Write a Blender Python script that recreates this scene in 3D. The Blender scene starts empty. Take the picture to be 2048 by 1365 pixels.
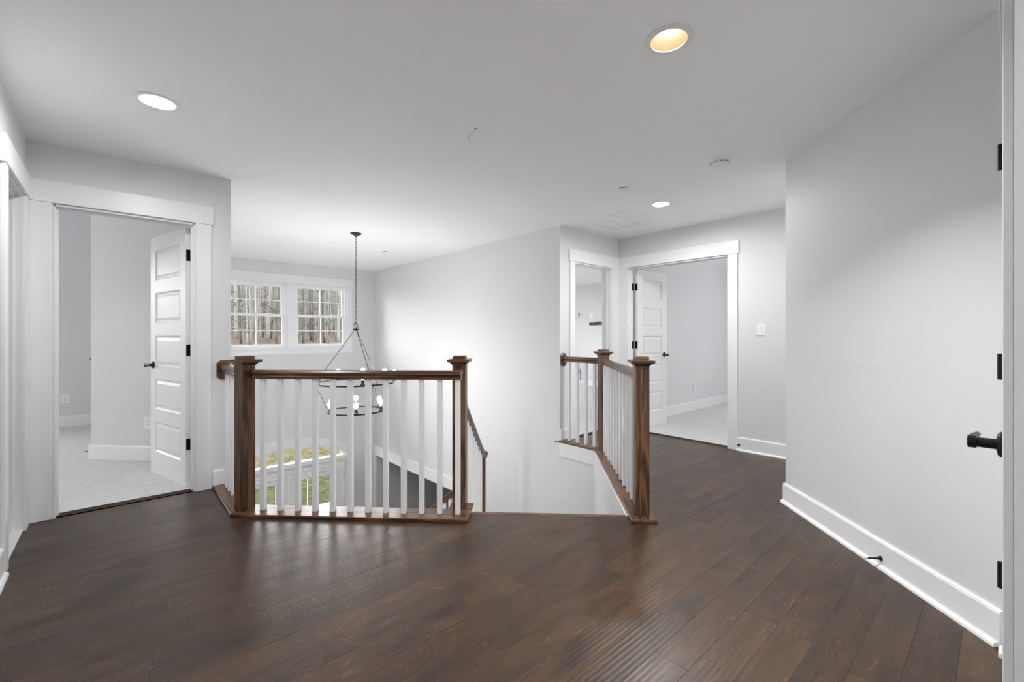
import bpy, bmesh, math, random
from mathutils import Vector, Matrix

random.seed(7)
SC = bpy.context.scene
COL = SC.collection

# ------------------------------------------------------------------ camera
CAM_H, YAW = 1.1865, 48.2614
cd = bpy.data.cameras.new('camera'); cam = bpy.data.objects.new('camera', cd); COL.objects.link(cam)
cd.sensor_width = 36.0; cd.sensor_fit = 'HORIZONTAL'; cd.lens = 881.702 / 2048 * 36.0
cd.shift_y = (673.4546 - 682.5) / 2048.0
cd.clip_start = 0.02; cd.clip_end = 400
cam.location = (0, 0, CAM_H); cam.rotation_euler = (math.pi / 2, 0, math.radians(YAW - 90))
SC.camera = cam

# ------------------------------------------------------------------ world and light
w = bpy.data.worlds.new('overcast_sky'); SC.world = w; w.use_nodes = True
nt = w.node_tree; nt.nodes.clear()
wo = nt.nodes.new('ShaderNodeOutputWorld'); bg = nt.nodes.new('ShaderNodeBackground')
bg.inputs[0].default_value = (0.985, 0.99, 1.0, 1); bg.inputs[1].default_value = 12.0
nt.links.new(bg.outputs[0], wo.inputs[0])


def area(name, loc, direction, sx, sy, power, color=(1, 1, 1)):
    l = bpy.data.lights.new(name, 'AREA'); l.shape = 'RECTANGLE'; l.size = sx; l.size_y = sy
    l.energy = power; l.color = color
    o = bpy.data.objects.new(name, l); COL.objects.link(o); o.location = loc
    o.rotation_euler = Vector(direction).to_track_quat('-Z', 'Y').to_euler()
    return o


BULB_W, CAN_W = 21.5, (13.0, 21.0, 20.0, 28.0, 17.0)


def portal(name, loc, direction, sx, sy):
    """guides the sky light through a window opening; emits nothing itself"""
    o = area(name, loc, direction, sx, sy, 1.0); o.data.cycles.is_portal = True
    return o


portal('sky_portal_bedroom', (-1.95, 8.33, 1.6), (0, -1, 0), 0.9, 1.5)
portal('sky_portal_bedroom_side', (-2.90, 5.51, 1.5), (1, 0, 0), 0.60, 1.3)
portal('sky_portal_bonus_room', (5.30, 8.33, 1.5), (0, -1, 0), 2.6, 1.5)
portal('sky_portal_double_door_room', (9.10, 1.0, 1.5), (-1, 0, 0), 1.0, 1.3)
portal('sky_portal_passage', (4.23, -2.10, 1.5), (0, 1, 0), 0.5, 1.2)
portal('sky_portal_foyer_windows', (2.206, 8.34, 1.545), (0, -1, 0), 1.95, 1.1)
portal('sky_portal_entry', (2.185, 8.34, -1.9), (0, -1, 0), 1.95, 2.35)

SC.cycles.diffuse_bounces = 8; SC.cycles.max_bounces = 9; SC.cycles.glossy_bounces = 3
vs = SC.view_settings
SC.display_settings.display_device = 'sRGB'
vs.view_transform = 'Standard'; vs.look = 'None'; vs.exposure = 0.38; vs.gamma = 1.0; vs.use_curve_mapping = False

R2 = math.sqrt(0.5)


def gf(g, f):
    """angled frame of the landing (45 degrees to the house) -> house X, Y"""
    return ((f + g) * R2, (f - g) * R2)


# ------------------------------------------------------------------ materials
def mat(name, rough=0.5, color=(0.8, 0.8, 0.8), metal=0.0, spec=0.5):
    m = bpy.data.materials.new(name); m.use_nodes = True
    b = m.node_tree.nodes['Principled BSDF']
    b.inputs['Base Color'].default_value = (*color, 1); b.inputs['Roughness'].default_value = rough
    b.inputs['Metallic'].default_value = metal; b.inputs['Specular IOR Level'].default_value = spec
    return m


def N(m, t, **kw):
    n = m.node_tree.nodes.new(t)
    for k, v in kw.items():
        if k in n.inputs: n.inputs[k].default_value = v
        else: setattr(n, k, v)
    return n


def L(m, a, b): m.node_tree.links.new(a, b)


def coords(m, scale=(1, 1, 1), rnd=0.0):
    tc = N(m, 'ShaderNodeTexCoord'); mp = N(m, 'ShaderNodeMapping'); mp.inputs['Scale'].default_value = scale
    if rnd:
        oi = N(m, 'ShaderNodeObjectInfo'); mu = N(m, 'ShaderNodeMath', operation='MULTIPLY'); mu.inputs[1].default_value = rnd
        L(m, oi.outputs['Random'], mu.inputs[0])
        ad = N(m, 'ShaderNodeVectorMath', operation='ADD')
        L(m, tc.outputs['Object'], ad.inputs[0]); L(m, mu.outputs[0], ad.inputs[1]); L(m, ad.outputs[0], mp.inputs[0])
    else: L(m, tc.outputs['Object'], mp.inputs[0])
    return mp.outputs[0]


def ramp(m, fac, stops):
    r = N(m, 'ShaderNodeValToRGB'); e = r.color_ramp.elements
    while len(e) < len(stops): e.new(0.5)
    for i, (p, c) in enumerate(stops): e[i].position = p; e[i].color = (*c, 1)
    L(m, fac, r.inputs[0]); return r.outputs[0]


def bump(m, h, strength, dist=0.002, prev=None):
    b = N(m, 'ShaderNodeBump'); b.inputs['Strength'].default_value = strength; b.inputs['Distance'].default_value = dist
    L(m, h, b.inputs['Height'])
    if prev: L(m, prev, b.inputs['Normal'])
    return b.outputs[0]


def paint(name, color, rough, var=0.985, sc=1.3):
    """rolled paint: a faint large-scale unevenness only"""
    m = mat(name, rough, color, spec=0.35); p = m.node_tree.nodes['Principled BSDF']
    n = N(m, 'ShaderNodeTexNoise'); n.inputs['Scale'].default_value = sc; n.inputs['Detail'].default_value = 0.0
    L(m, coords(m), n.inputs[0])
    L(m, ramp(m, n.outputs[0], [(0.3, tuple(v * var for v in color)), (0.7, color)]), p.inputs['Base Color'])
    return m


M = {}
M['wall'] = paint('wall_paint', (0.74, 0.74, 0.747), 0.55)
M['ceil'] = paint('ceiling_paint', (0.935, 0.945, 0.955), 0.7)
M['trim'] = paint('trim_paint', (0.86, 0.86, 0.865), 0.32)
M['door'] = paint('door_paint', (0.87, 0.87, 0.875), 0.38)
M['balu'] = paint('baluster_paint', (0.84, 0.845, 0.855), 0.35)
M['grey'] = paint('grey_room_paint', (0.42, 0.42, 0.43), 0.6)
M['plastic'] = mat('white_plastic', 0.35, (0.86, 0.86, 0.86))
M['slot'] = mat('dark_slot', 0.6, (0.06, 0.06, 0.06))
M['black'] = mat('black_metal', 0.38, (0.012, 0.011, 0.010), 0.6)
M['bronze'] = mat('dark_bronze_metal', 0.42, (0.045, 0.042, 0.038), 0.75)
M['nickel'] = mat('brushed_nickel', 0.3, (0.55, 0.53, 0.5), 1.0)
M['rubber'] = mat('white_rubber', 0.6, (0.75, 0.75, 0.75))
M['vinyl'] = mat('window_vinyl', 0.35, (0.88, 0.88, 0.885))
M['concrete'] = paint('concrete', (0.10, 0.099, 0.097), 0.9, 0.8, 9)
M['fence'] = mat('black_silt_fabric', 0.8, (0.03, 0.032, 0.045))
M['tile'] = paint('white_floor_tile', (0.84, 0.84, 0.84), 0.3)
M['cream'] = mat('cream_baffle', 0.5, (0.62, 0.48, 0.29))


def emis(name, color, strength):
    m = bpy.data.materials.new(name); m.use_nodes = True; t = m.node_tree; t.nodes.clear()
    o = t.nodes.new('ShaderNodeOutputMaterial'); e = t.nodes.new('ShaderNodeEmission')
    e.inputs[0].default_value = (*color, 1); e.inputs[1].default_value = strength; t.links.new(e.outputs[0], o.inputs[0])
    return m


M['lens'] = emis('lit_lens', (1, 0.99, 0.96), 9.0)
M['lamp'] = emis('lit_lamp', (1, 0.98, 0.93), 3.0)
M['bulb'] = emis('lit_bulb', (1, 0.98, 0.94), 16.0)


def glass(name):
    m = bpy.data.materials.new(name); m.use_nodes = True; t = m.node_tree; t.nodes.clear()
    o = t.nodes.new('ShaderNodeOutputMaterial'); mx = t.nodes.new('ShaderNodeMixShader')
    tr = t.nodes.new('ShaderNodeBsdfTransparent'); gl = t.nodes.new('ShaderNodeBsdfGlossy'); fr = t.nodes.new('ShaderNodeFresnel')
    tr.inputs[0].default_value = (0.96, 0.97, 0.97, 1); gl.inputs['Roughness'].default_value = 0.02; fr.inputs[0].default_value = 1.16
    t.links.new(fr.outputs[0], mx.inputs[0]); t.links.new(tr.outputs[0], mx.inputs[1]); t.links.new(gl.outputs[0], mx.inputs[2])
    t.links.new(mx.outputs[0], o.inputs[0]); return m


M['glass'] = glass('window_glass')


def wood(name, dark, mid, light, grain_axis, rough=0.32):
    """stained oak, grain along the object's own axis"""
    m = mat(name, rough); p = m.node_tree.nodes['Principled BSDF']
    s = [9, 9, 9]; s[grain_axis] = 0.55
    c = coords(m, tuple(s), 13.0)
    n = N(m, 'ShaderNodeTexNoise'); n.inputs['Scale'].default_value = 1.6; n.inputs['Detail'].default_value = 3; n.inputs['Distortion'].default_value = 0.9
    L(m, c, n.inputs[0])
    mu = N(m, 'ShaderNodeMath', operation='MULTIPLY'); mu.inputs[1].default_value = 30; L(m, n.outputs[0], mu.inputs[0])
    si = N(m, 'ShaderNodeMath', operation='SINE'); L(m, mu.outputs[0], si.inputs[0])
    mr = N(m, 'ShaderNodeMapRange'); mr.inputs[1].default_value = -1; mr.inputs[2].default_value = 1; L(m, si.outputs[0], mr.inputs[0])
    s2 = [160, 160, 160]; s2[grain_axis] = 3.0
    c2 = coords(m, tuple(s2), 13.0); n2 = N(m, 'ShaderNodeTexNoise'); n2.inputs['Scale'].default_value = 1.0; L(m, c2, n2.inputs[0])
    a = N(m, 'ShaderNodeMix', data_type='FLOAT'); a.inputs[0].default_value = 0.45; L(m, mr.outputs[0], a.inputs[2]); L(m, n2.outputs[0], a.inputs[3])
    L(m, ramp(m, a.outputs[0], [(0.12, dark), (0.45, mid), (0.85, light)]), p.inputs['Base Color'])
    L(m, bump(m, n2.outputs[0], 0.15, 0.001), p.inputs['Normal'])
    return m


OAK = ((0.026, 0.0115, 0.0055), (0.092, 0.041, 0.018), (0.175, 0.085, 0.038))
M['oak_z'] = wood('stained_oak_upright', *OAK, 2)
M['oak_x'] = wood('stained_oak_lengthwise', *OAK, 0, 0.28)


def floor_wood():
    m = mat('hand_scraped_birch', 0.33, spec=0.5); p = m.node_tree.nodes['Principled BSDF']
    oi = N(m, 'ShaderNodeObjectInfo')
    c = coords(m, (2.2, 11, 1), 31.0)
    n = N(m, 'ShaderNodeTexNoise'); n.inputs['Scale'].default_value = 1.0; n.inputs['Detail'].default_value = 5; n.inputs['Roughness'].default_value = 0.6; n.inputs['Distortion'].default_value = 0.6
    L(m, c, n.inputs[0])
    base = ramp(m, n.outputs[0], [(0.25, (0.026, 0.0135, 0.0065)), (0.5, (0.046, 0.0245, 0.0115)), (0.78, (0.074, 0.039, 0.0175))])
    # flowing birch figure: thin lighter contour lines
    c2 = coords(m, (3.2, 6.5, 1), 17.0)
    n2 = N(m, 'ShaderNodeTexNoise'); n2.inputs['Scale'].default_value = 1.0; n2.inputs['Detail'].default_value = 2; n2.inputs['Distortion'].default_value = 1.4; L(m, c2, n2.inputs[0])
    mu = N(m, 'ShaderNodeMath', operation='MULTIPLY'); mu.inputs[1].default_value = 95; L(m, n2.outputs[0], mu.inputs[0])
    si = N(m, 'ShaderNodeMath', operation='SINE'); L(m, mu.outputs[0], si.inputs[0])
    fig = ramp(m, si.outputs[0], [(0.72, (0, 0, 0)), (1.0, (1, 1, 1))])
    n3 = N(m, 'ShaderNodeTexNoise'); n3.inputs['Scale'].default_value = 2.3; n3.inputs['Detail'].default_value = 3; L(m, c, n3.inputs[0])
    k = N(m, 'ShaderNodeMath', operation='MULTIPLY'); L(m, fig, k.inputs[0]); L(m, ramp(m, n3.outputs[0], [(0.42, (0, 0, 0)), (0.70, (0.75, 0.75, 0.75))]), k.inputs[1])
    mx = N(m, 'ShaderNodeMix', data_type='RGBA'); L(m, k.outputs[0], mx.inputs[0]); L(m, base, mx.inputs[6]); mx.inputs[7].default_value = (0.16, 0.072, 0.030, 1)
    # darker stain blotches and knots
    n4 = N(m, 'ShaderNodeTexNoise'); n4.inputs['Scale'].default_value = 0.8; n4.inputs['Detail'].default_value = 2; c4 = coords(m, (3.0, 5.5, 1), 7.0); L(m, c4, n4.inputs[0])
    bl = ramp(m, n4.outputs[0], [(0.57, (1, 1, 1)), (0.72, (0.42, 0.40, 0.42))])
    m2 = N(m, 'ShaderNodeMix', data_type='RGBA', blend_type='MULTIPLY'); m2.inputs[0].default_value = 1; L(m, mx.outputs[2], m2.inputs[6]); L(m, bl, m2.inputs[7])
    va = N(m, 'ShaderNodeMapRange'); va.inputs[3].default_value = 0.74; va.inputs[4].default_value = 1.22; L(m, oi.outputs['Random'], va.inputs[0])
    hs = N(m, 'ShaderNodeHueSaturation'); L(m, va.outputs[0], hs.inputs['Value']); hs.inputs['Saturation'].default_value = 1.0; L(m, m2.outputs[2], hs.inputs['Color'])
    L(m, hs.outputs[0], p.inputs['Base Color'])
    # hand scraped ripples running along the plank
    cw = coords(m, (1, 1, 1), 3.3)
    wv = N(m, 'ShaderNodeTexWave', wave_type='BANDS', bands_direction='Y'); wv.inputs['Scale'].default_value = 15.5; wv.inputs['Distortion'].default_value = 2.2
    wv.inputs['Detail'].default_value = 1.0; wv.inputs['Detail Scale'].default_value = 0.12
    L(m, cw, wv.inputs[0])
    b1 = bump(m, wv.outputs[0], 0.24, 0.0012)
    cg = coords(m, (7, 150, 1), 3.3); ng = N(m, 'ShaderNodeTexNoise'); ng.inputs['Scale'].default_value = 1; L(m, cg, ng.inputs[0])
    L(m, bump(m, ng.outputs[0], 0.12, 0.0006, b1), p.inputs['Normal'])
    L(m, ramp(m, n.outputs[0], [(0.2, (0.40,) * 3), (0.8, (0.29,) * 3)]), p.inputs['Roughness'])
    return m


M['floor'] = floor_wood()


def carpet():
    m = mat('light_grey_carpet', 0.95, (0.6, 0.6, 0.6), spec=0.1); p = m.node_tree.nodes['Principled BSDF']
    c = coords(m); n = N(m, 'ShaderNodeTexNoise'); n.inputs['Scale'].default_value = 210; n.inputs['Detail'].default_value = 2; L(m, c, n.inputs[0])
    n2 = N(m, 'ShaderNodeTexNoise'); n2.inputs['Scale'].default_value = 24; n2.inputs['Detail'].default_value = 3; L(m, coords(m, (1, 2.2, 1)), n2.inputs[0])
    ad = N(m, 'ShaderNodeMath', operation='ADD'); L(m, n.outputs[0], ad.inputs[0]); L(m, n2.outputs[0], ad.inputs[1])
    L(m, ramp(m, ad.outputs[0], [(0.6, (0.50, 0.495, 0.49)), (1.3, (0.76, 0.755, 0.75))]), p.inputs['Base Color'])
    L(m, bump(m, ad.outputs[0], 0.9, 0.006), p.inputs['Normal']); return m


M['carpet'] = carpet()


def noisy(name, a, b, scale, rough=0.95, sc2=None, detail=5, stretch=(1, 1, 1)):
    m = mat(name, rough, a, spec=0.1); p = m.node_tree.nodes['Principled BSDF']
    n = N(m, 'ShaderNodeTexNoise'); n.inputs['Scale'].default_value = scale; n.inputs['Detail'].default_value = detail; n.inputs['Roughness'].default_value = 0.7
    L(m, coords(m, stretch, 5.0), n.inputs[0])
    L(m, ramp(m, n.outputs[0], dim([(0.32, a), (0.68, b)])), p.inputs['Base Color'])
    L(m, bump(m, n.outputs[0], 0.8, 0.05), p.inputs['Normal']); return m


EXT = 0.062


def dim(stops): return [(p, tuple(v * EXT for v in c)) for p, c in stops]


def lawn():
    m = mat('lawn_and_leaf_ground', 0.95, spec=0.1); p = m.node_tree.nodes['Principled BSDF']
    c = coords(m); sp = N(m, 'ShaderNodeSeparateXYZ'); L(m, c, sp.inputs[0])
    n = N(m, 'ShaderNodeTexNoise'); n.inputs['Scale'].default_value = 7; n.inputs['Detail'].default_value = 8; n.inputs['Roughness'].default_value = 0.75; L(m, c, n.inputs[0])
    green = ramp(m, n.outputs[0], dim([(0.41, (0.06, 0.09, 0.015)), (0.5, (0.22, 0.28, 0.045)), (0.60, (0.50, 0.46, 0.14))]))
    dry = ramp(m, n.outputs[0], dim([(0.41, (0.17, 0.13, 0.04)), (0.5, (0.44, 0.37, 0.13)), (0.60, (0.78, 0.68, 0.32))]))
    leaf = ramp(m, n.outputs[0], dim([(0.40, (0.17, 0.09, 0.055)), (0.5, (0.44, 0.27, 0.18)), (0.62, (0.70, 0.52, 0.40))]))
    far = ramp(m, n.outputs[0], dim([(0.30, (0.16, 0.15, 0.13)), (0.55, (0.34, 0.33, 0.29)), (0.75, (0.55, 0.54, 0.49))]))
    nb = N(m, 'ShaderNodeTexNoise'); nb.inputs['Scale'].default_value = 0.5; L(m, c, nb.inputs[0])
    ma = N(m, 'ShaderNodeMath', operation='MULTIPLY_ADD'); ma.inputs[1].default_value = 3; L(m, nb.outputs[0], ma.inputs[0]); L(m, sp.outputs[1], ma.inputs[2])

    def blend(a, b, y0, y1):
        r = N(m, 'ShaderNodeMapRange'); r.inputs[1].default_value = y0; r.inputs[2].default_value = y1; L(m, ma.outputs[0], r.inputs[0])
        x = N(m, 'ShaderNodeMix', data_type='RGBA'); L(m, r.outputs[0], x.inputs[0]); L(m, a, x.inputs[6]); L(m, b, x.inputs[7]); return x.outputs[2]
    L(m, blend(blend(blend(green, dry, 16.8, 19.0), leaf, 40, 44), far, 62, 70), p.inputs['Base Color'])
    L(m, bump(m, n.outputs[0], 0.8, 0.05), p.inputs['Normal']); return m


M['lawn'] = lawn()
EXT = 0.155
M['bark'] = noisy('pale_grey_bark', (0.32, 0.30, 0.27), (0.80, 0.77, 0.71), 6, stretch=(3, 3, 0.6))
M['bark2'] = noisy('brown_grey_bark', (0.10, 0.085, 0.07), (0.34, 0.30, 0.26), 6, stretch=(3, 3, 0.6))
M['twig'] = noisy('thicket_twigs', (0.22, 0.215, 0.18), (0.85, 0.83, 0.75), 0.9)
M['moss'] = noisy('evergreen_needles', (0.06, 0.075, 0.035), (0.24, 0.26, 0.14), 3)


# ------------------------------------------------------------------ object helpers
def tag(o, label, cat, group=None, kind=None):
    o['label'] = label; o['category'] = cat
    if group: o['group'] = group
    if kind: o['kind'] = kind
    return o


def empty(name, loc=(0, 0, 0)):
    e = bpy.data.objects.new(name, None); COL.objects.link(e); e.location = loc; e.empty_display_size = 0.05
    e.matrix_world = Matrix.Translation(loc)
    return e


def adopt(o, parent):
    if parent is not None:
        o.parent = parent
        m = parent.matrix_parent_inverse.copy() if False else None
        o.matrix_parent_inverse = world_of(parent).inverted()
    return o


def world_of(o):
    loc = Matrix.LocRotScale(o.location, o.rotation_euler, o.scale)
    if o.parent is not None: return world_of(o.parent) @ o.matrix_parent_inverse @ loc
    return loc


class MB:
    """collects shapes of ONE part"""
    def __init__(s): s.bm = bmesh.new()

    def box(s, x0, x1, y0, y1, z0, z1, bev=0.0, T=None):
        b = bmesh.new()
        bmesh.ops.create_cube(b, size=1.0)
        bmesh.ops.transform(b, verts=b.verts, matrix=Matrix.Translation(((x0 + x1) / 2, (y0 + y1) / 2, (z0 + z1) / 2)) @ Matrix.Diagonal((abs(x1 - x0), abs(y1 - y0), abs(z1 - z0), 1)))
        if bev: bmesh.ops.bevel(b, geom=list(b.edges), offset=bev, segments=1, affect='EDGES', profile=0.5)
        s._add(b, T); return s

    def _add(s, b, T=None):
        if T is not None: bmesh.ops.transform(b, verts=b.verts, matrix=T)
        me = bpy.data.meshes.new('t'); b.to_mesh(me); b.free(); s.bm.from_mesh(me); bpy.data.meshes.remove(me)

    def prism(s, pts, z0, z1, T=None):
        """polygon in xy extruded in z"""
        b = bmesh.new()
        lo = [b.verts.new((x, y, z0)) for x, y in pts]; hi = [b.verts.new((x, y, z1)) for x, y in pts]
        b.faces.new(lo[::-1]); b.faces.new(hi); n = len(pts)
        for i in range(n): b.faces.new((lo[i], lo[(i + 1) % n], hi[(i + 1) % n], hi[i]))
        bmesh.ops.recalc_face_normals(b, faces=b.faces); s._add(b, T); return s

    def lathe(s, prof, seg=20, T=None, cap=True):
        b = bmesh.new(); rings = []
        for r, z in prof:
            rings.append([b.verts.new((r * math.cos(2 * math.pi * i / seg), r * math.sin(2 * math.pi * i / seg), z)) for i in range(seg)])
        for a, c in zip(rings, rings[1:]):
            for i in range(seg): b.faces.new((a[i], a[(i + 1) % seg], c[(i + 1) % seg], c[i]))
        if cap: b.faces.new(rings[0][::-1]); b.faces.new(rings[-1])
        bmesh.ops.recalc_face_normals(b, faces=b.faces); s._add(b, T); return s

    def tube(s, pts, rad, seg=8, closed=False, T=None):
        b = bmesh.new(); pts = [Vector(p) for p in pts]; n = len(pts); rings = []
        rads = rad if isinstance(rad, (list, tuple)) else [rad] * n
        up = None
        for i, p in enumerate(pts):
            if closed: d = pts[(i + 1) % n] - pts[i - 1]
            else: d = pts[min(i + 1, n - 1)] - pts[max(i - 1, 0)]
            d.normalize()
            if up is None: up = Vector((0, 0, 1)) if abs(d.z) < 0.9 else Vector((1, 0, 0))
            a = d.cross(up).normalized(); c = a.cross(d).normalized(); up = c
            rings.append([b.verts.new(p + rads[i] * (math.cos(2 * math.pi * k / seg) * a + math.sin(2 * math.pi * k / seg) * c)) for k in range(seg)])
        for i in range(n if closed else n - 1):
            r0, r1 = rings[i], rings[(i + 1) % n]
            for k in range(seg): b.faces.new((r0[k], r0[(k + 1) % seg], r1[(k + 1) % seg], r1[k]))
        if not closed: b.faces.new(rings[0][::-1]); b.faces.new(rings[-1])
        bmesh.ops.recalc_face_normals(b, faces=b.faces); s._add(b, T); return s

    def sweep(s, prof, p0, p1, T=None):
        """profile [(across, up)] extruded along local x from p0 to p1"""
        b = bmesh.new()
        a = [b.verts.new((p0, y, z)) for y, z in prof]; c = [b.verts.new((p1, y, z)) for y, z in prof]
        n = len(prof); b.faces.new(a[::-1]); b.faces.new(c)
        for i in range(n): b.faces.new((a[i], a[(i + 1) % n], c[(i + 1) % n], c[i]))
        bmesh.ops.recalc_face_normals(b, faces=b.faces); s._add(b, T); return s

    def build(s, name, material, parent=None, smooth=False, T=None):
        me = bpy.data.meshes.new(name); s.bm.to_mesh(me); s.bm.free()
        if smooth:
            for p in me.polygons: p.use_smooth = True
        me.materials.append(M[material] if isinstance(material, str) else material)
        o = bpy.data.objects.new(name, me); COL.objects.link(o)
        if T is not None:
            l, r, sc = T.decompose(); o.location = l; o.rotation_euler = r.to_euler()
        return adopt(o, parent)


def inst(src, name, T, parent=None):
    o = src.copy(); o.parent = None; o.matrix_parent_inverse = Matrix.Identity(4); o.name = name; COL.objects.link(o)
    l, r, sc = T.decompose(); o.location = l; o.rotation_euler = r.to_euler()
    return adopt(o, parent)


def TR(x, y, z, rz=0.0): return Matrix.Translation((x, y, z)) @ Matrix.Rotation(rz, 4, 'Z')


def frame(o, d, z=0.0):
    """local x along d, local y to its left, origin o"""
    return TR(o[0], o[1], z, math.atan2(d[1], d[0]))


def cells(us, zs, filled, t0, t1, T, b=None):
    """wall from grid cells: u along local x, thickness local y t0..t1, z up"""
    b = b or bmesh.new(); V = {}

    def v(i, j, k):
        if (i, j, k) not in V: V[(i, j, k)] = b.verts.new((us[i], (t0, t1)[k], zs[j]))
        return V[(i, j, k)]
    nu, nz = len(us) - 1, len(zs) - 1
    F = lambda i, j: 0 <= i < nu and 0 <= j < nz and filled(i, j)
    for i in range(nu):
        for j in range(nz):
            if not F(i, j): continue
            b.faces.new((v(i, j, 0), v(i + 1, j, 0), v(i + 1, j + 1, 0), v(i, j + 1, 0)))
            b.faces.new((v(i, j, 1), v(i, j + 1, 1), v(i + 1, j + 1, 1), v(i + 1, j, 1)))
            for (di, dj, a, c) in ((-1, 0, (i, j), (i, j + 1)), (1, 0, (i + 1, j), (i + 1, j + 1)), (0, -1, (i, j), (i + 1, j)), (0, 1, (i, j + 1), (i + 1, j + 1))):
                if not F(i + di, j + dj): b.faces.new((v(*a, 0), v(*c, 0), v(*c, 1), v(*a, 1)))
    bmesh.ops.recalc_face_normals(b, faces=b.faces)
    bmesh.ops.transform(b, verts=b.verts, matrix=T)
    return b


def wall(name, label, o, d, length, z0, z1, thick=0.12, openings=(), material='wall'):
    """wall whose visible face starts at o and runs along d; thickness goes to the LEFT of d if thick>0 (behind)"""
    us = sorted({0.0, length} | {u for q in openings for u in q[:2]}); zs = sorted({z0, z1} | {z for q in openings for z in q[2:]})
    hole = lambda i, j: any(q[0] - 1e-6 <= us[i] and us[i + 1] <= q[1] + 1e-6 and q[2] - 1e-6 <= zs[j] and zs[j + 1] <= q[3] + 1e-6 for q in openings)
    m = MB(); m.bm = cells(us, zs, lambda i, j: not hole(i, j), 0, thick, frame(o, d))
    return tag(m.build(name, material), label, 'wall', kind='structure')


CEIL = 2.44
LOW = -3.10          # foyer floor
XL, YA, XA1, XS, YW, YB, XC = -0.437, 4.128, 0.670, 3.698, 8.170, 3.338, 4.819
HD = 2.048           # door opening height

# ------------------------------------------------------------------ walls
# thickness is to the left of the direction
wall('wall_left', 'white wall at the far left with a narrow doorway', (XL, -3.4), (0, 1), YA + 3.4 + 0.12, 0, CEIL, 0.12, [(3.40 + 3.4, 3.98 + 3.4, 0, HD)])
wall('wall_bedroom', 'short white wall holding the open panelled bedroom door', (XA1, YA), (-1, 0), 3.5, -0.30, 3.0, -0.12, [(XA1 - 0.4315, XA1 + 0.314, -0.0, HD)])
wall('wall_stairwell_left', 'white side wall of the open foyer hidden behind the bedroom wall', (XA1, YA + 0.12), (0, 1), YW - YA - 0.12, LOW, 3.0, 0.12)
wall('wall_bedroom_angled', 'angled grey-white wall inside the bedroom', (-0.198, 5.843), (0.748, -0.767), 1.071, 0, 3.0, 0.10)
wall('wall_bedroom_return', 'return of the angled bedroom wall', (-0.198, 5.843), (0.748, 0.748), 1.058, 0, 3.0, -0.10)
wall('wall_bedroom_far_left', 'far left wall of the bedroom', (-2.83, YA), (0, 1), YW - YA, 0, 3.0, 0.12, [(1.08, 1.68, 0.85, 2.15)])
WINS = [(1.235, 2.148), (2.262, 3.178)]
WZ = (0.994, 2.095)
DX0, DX1, DTOP, DSPR = 1.215, 3.155, -0.735, -1.02
X0W = -2.95
wall('wall_front', 'tall white foyer wall with paired windows and arched entry', (X0W, YW), (1, 0), 8.52 - X0W, LOW, 3.0, 0.18,
     [(a - X0W, b - X0W, *WZ) for a, b in WINS] + [(DX0 - X0W, DX1 - X0W, LOW, -0.56), (4.0 - X0W, 6.6 - X0W, 0.75, 2.25), (-2.40 - X0W, -1.50 - X0W, 0.85, 2.35)])
wall('wall_stairwell_right', 'broad blank white wall on the right of the stairwell', (XS, 2.845), (0, 1), YW - 2.845, LOW, CEIL, -0.12,
     [(0, YB - 2.845, -0.26, CEIL), (5.15 - 2.845, 8.05 - 2.845, LOW, -1.10)])
wall('wall_back', 'white back wall with a narrow doorway behind the far newel', (XS + 0.12, YB), (1, 0), 9.0 - XS - 0.12, -0.26, CEIL, 0.12, [(3.955 - XS - 0.12, 4.645 - XS - 0.12, 0, HD)])
wall('wall_right', 'white wall with the light switch and the double doorway', (XC, -2.0), (0, 1), YB + 2.0, 0, CEIL, -0.12, [(1.9625 + 2.0, 3.1985 + 2.0, 0, HD)])
wall('wall_angled', 'large angled white wall on the right', (2.5015, 0.0), (R2, R2), 1.482, 0, CEIL, -0.12)
wall('wall_angled_return', 'return of the angled wall along the passage', (3.5494, 1.0479), (0, -1), 3.05, 0, CEIL, 0.12)
wall('wall_closet', 'white wall seen edge-on at the right holding a closed door', (2.5015, -0.012), (-1, 0), 1.0515, 0, CEIL, 0.12, [(2.5015 - 2.336, 2.5015 - 1.572, 0, HD)])
wall('wall_near_right', 'grey-shaded wall end at the right edge', (1.45, -0.12), (0, -1), 3.28, 0, CEIL, 0.12)
wall('wall_behind', 'hall end wall behind the viewer', (-0.557, -3.4), (1, 0), 2.13, 0, CEIL, -0.12)
wall('wall_passage_end', 'end wall of the side passage', (3.43, -2.0), (1, 0), 1.51, 0, CEIL, -0.12, [(0.55, 1.05, 0.9, 2.1)])
wall('wall_bonus_room_far', 'bright far wall of the room behind the narrow doorway', (8.40, YB + 0.12), (0, 1), YW - YB - 0.12, 0, CEIL, -0.12)
wall('wall_double_door_room_far', 'far wall of the room behind the double doorway', (9.0, -1.2), (0, 1), YB + 1.2, 0, CEIL, -0.12, [(1.7, 2.7, 0.85, 2.15)])
wall('wall_double_door_room_side', 'near side wall of the room behind the double doorway', (4.939, -1.2), (1, 0), 4.06, 0, CEIL, -0.12)
wall('wall_laundry', 'white wall inside the narrow left doorway', (-1.5, 3.1), (0, 1), 1.03, 0, CEIL, 0.1)
wall('wall_laundry_side', 'near side wall inside the narrow left doorway', (-1.5, 3.2), (1, 0), 0.943, 0, CEIL, -0.1)
# lower level beyond the cased opening
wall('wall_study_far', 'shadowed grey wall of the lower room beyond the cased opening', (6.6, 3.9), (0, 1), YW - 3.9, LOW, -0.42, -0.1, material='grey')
wall('wall_study_near', 'shadowed near wall of the lower room', (XS + 0.12, 3.9), (1, 0), 2.8, LOW, -0.42, -0.1, material='grey')
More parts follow.
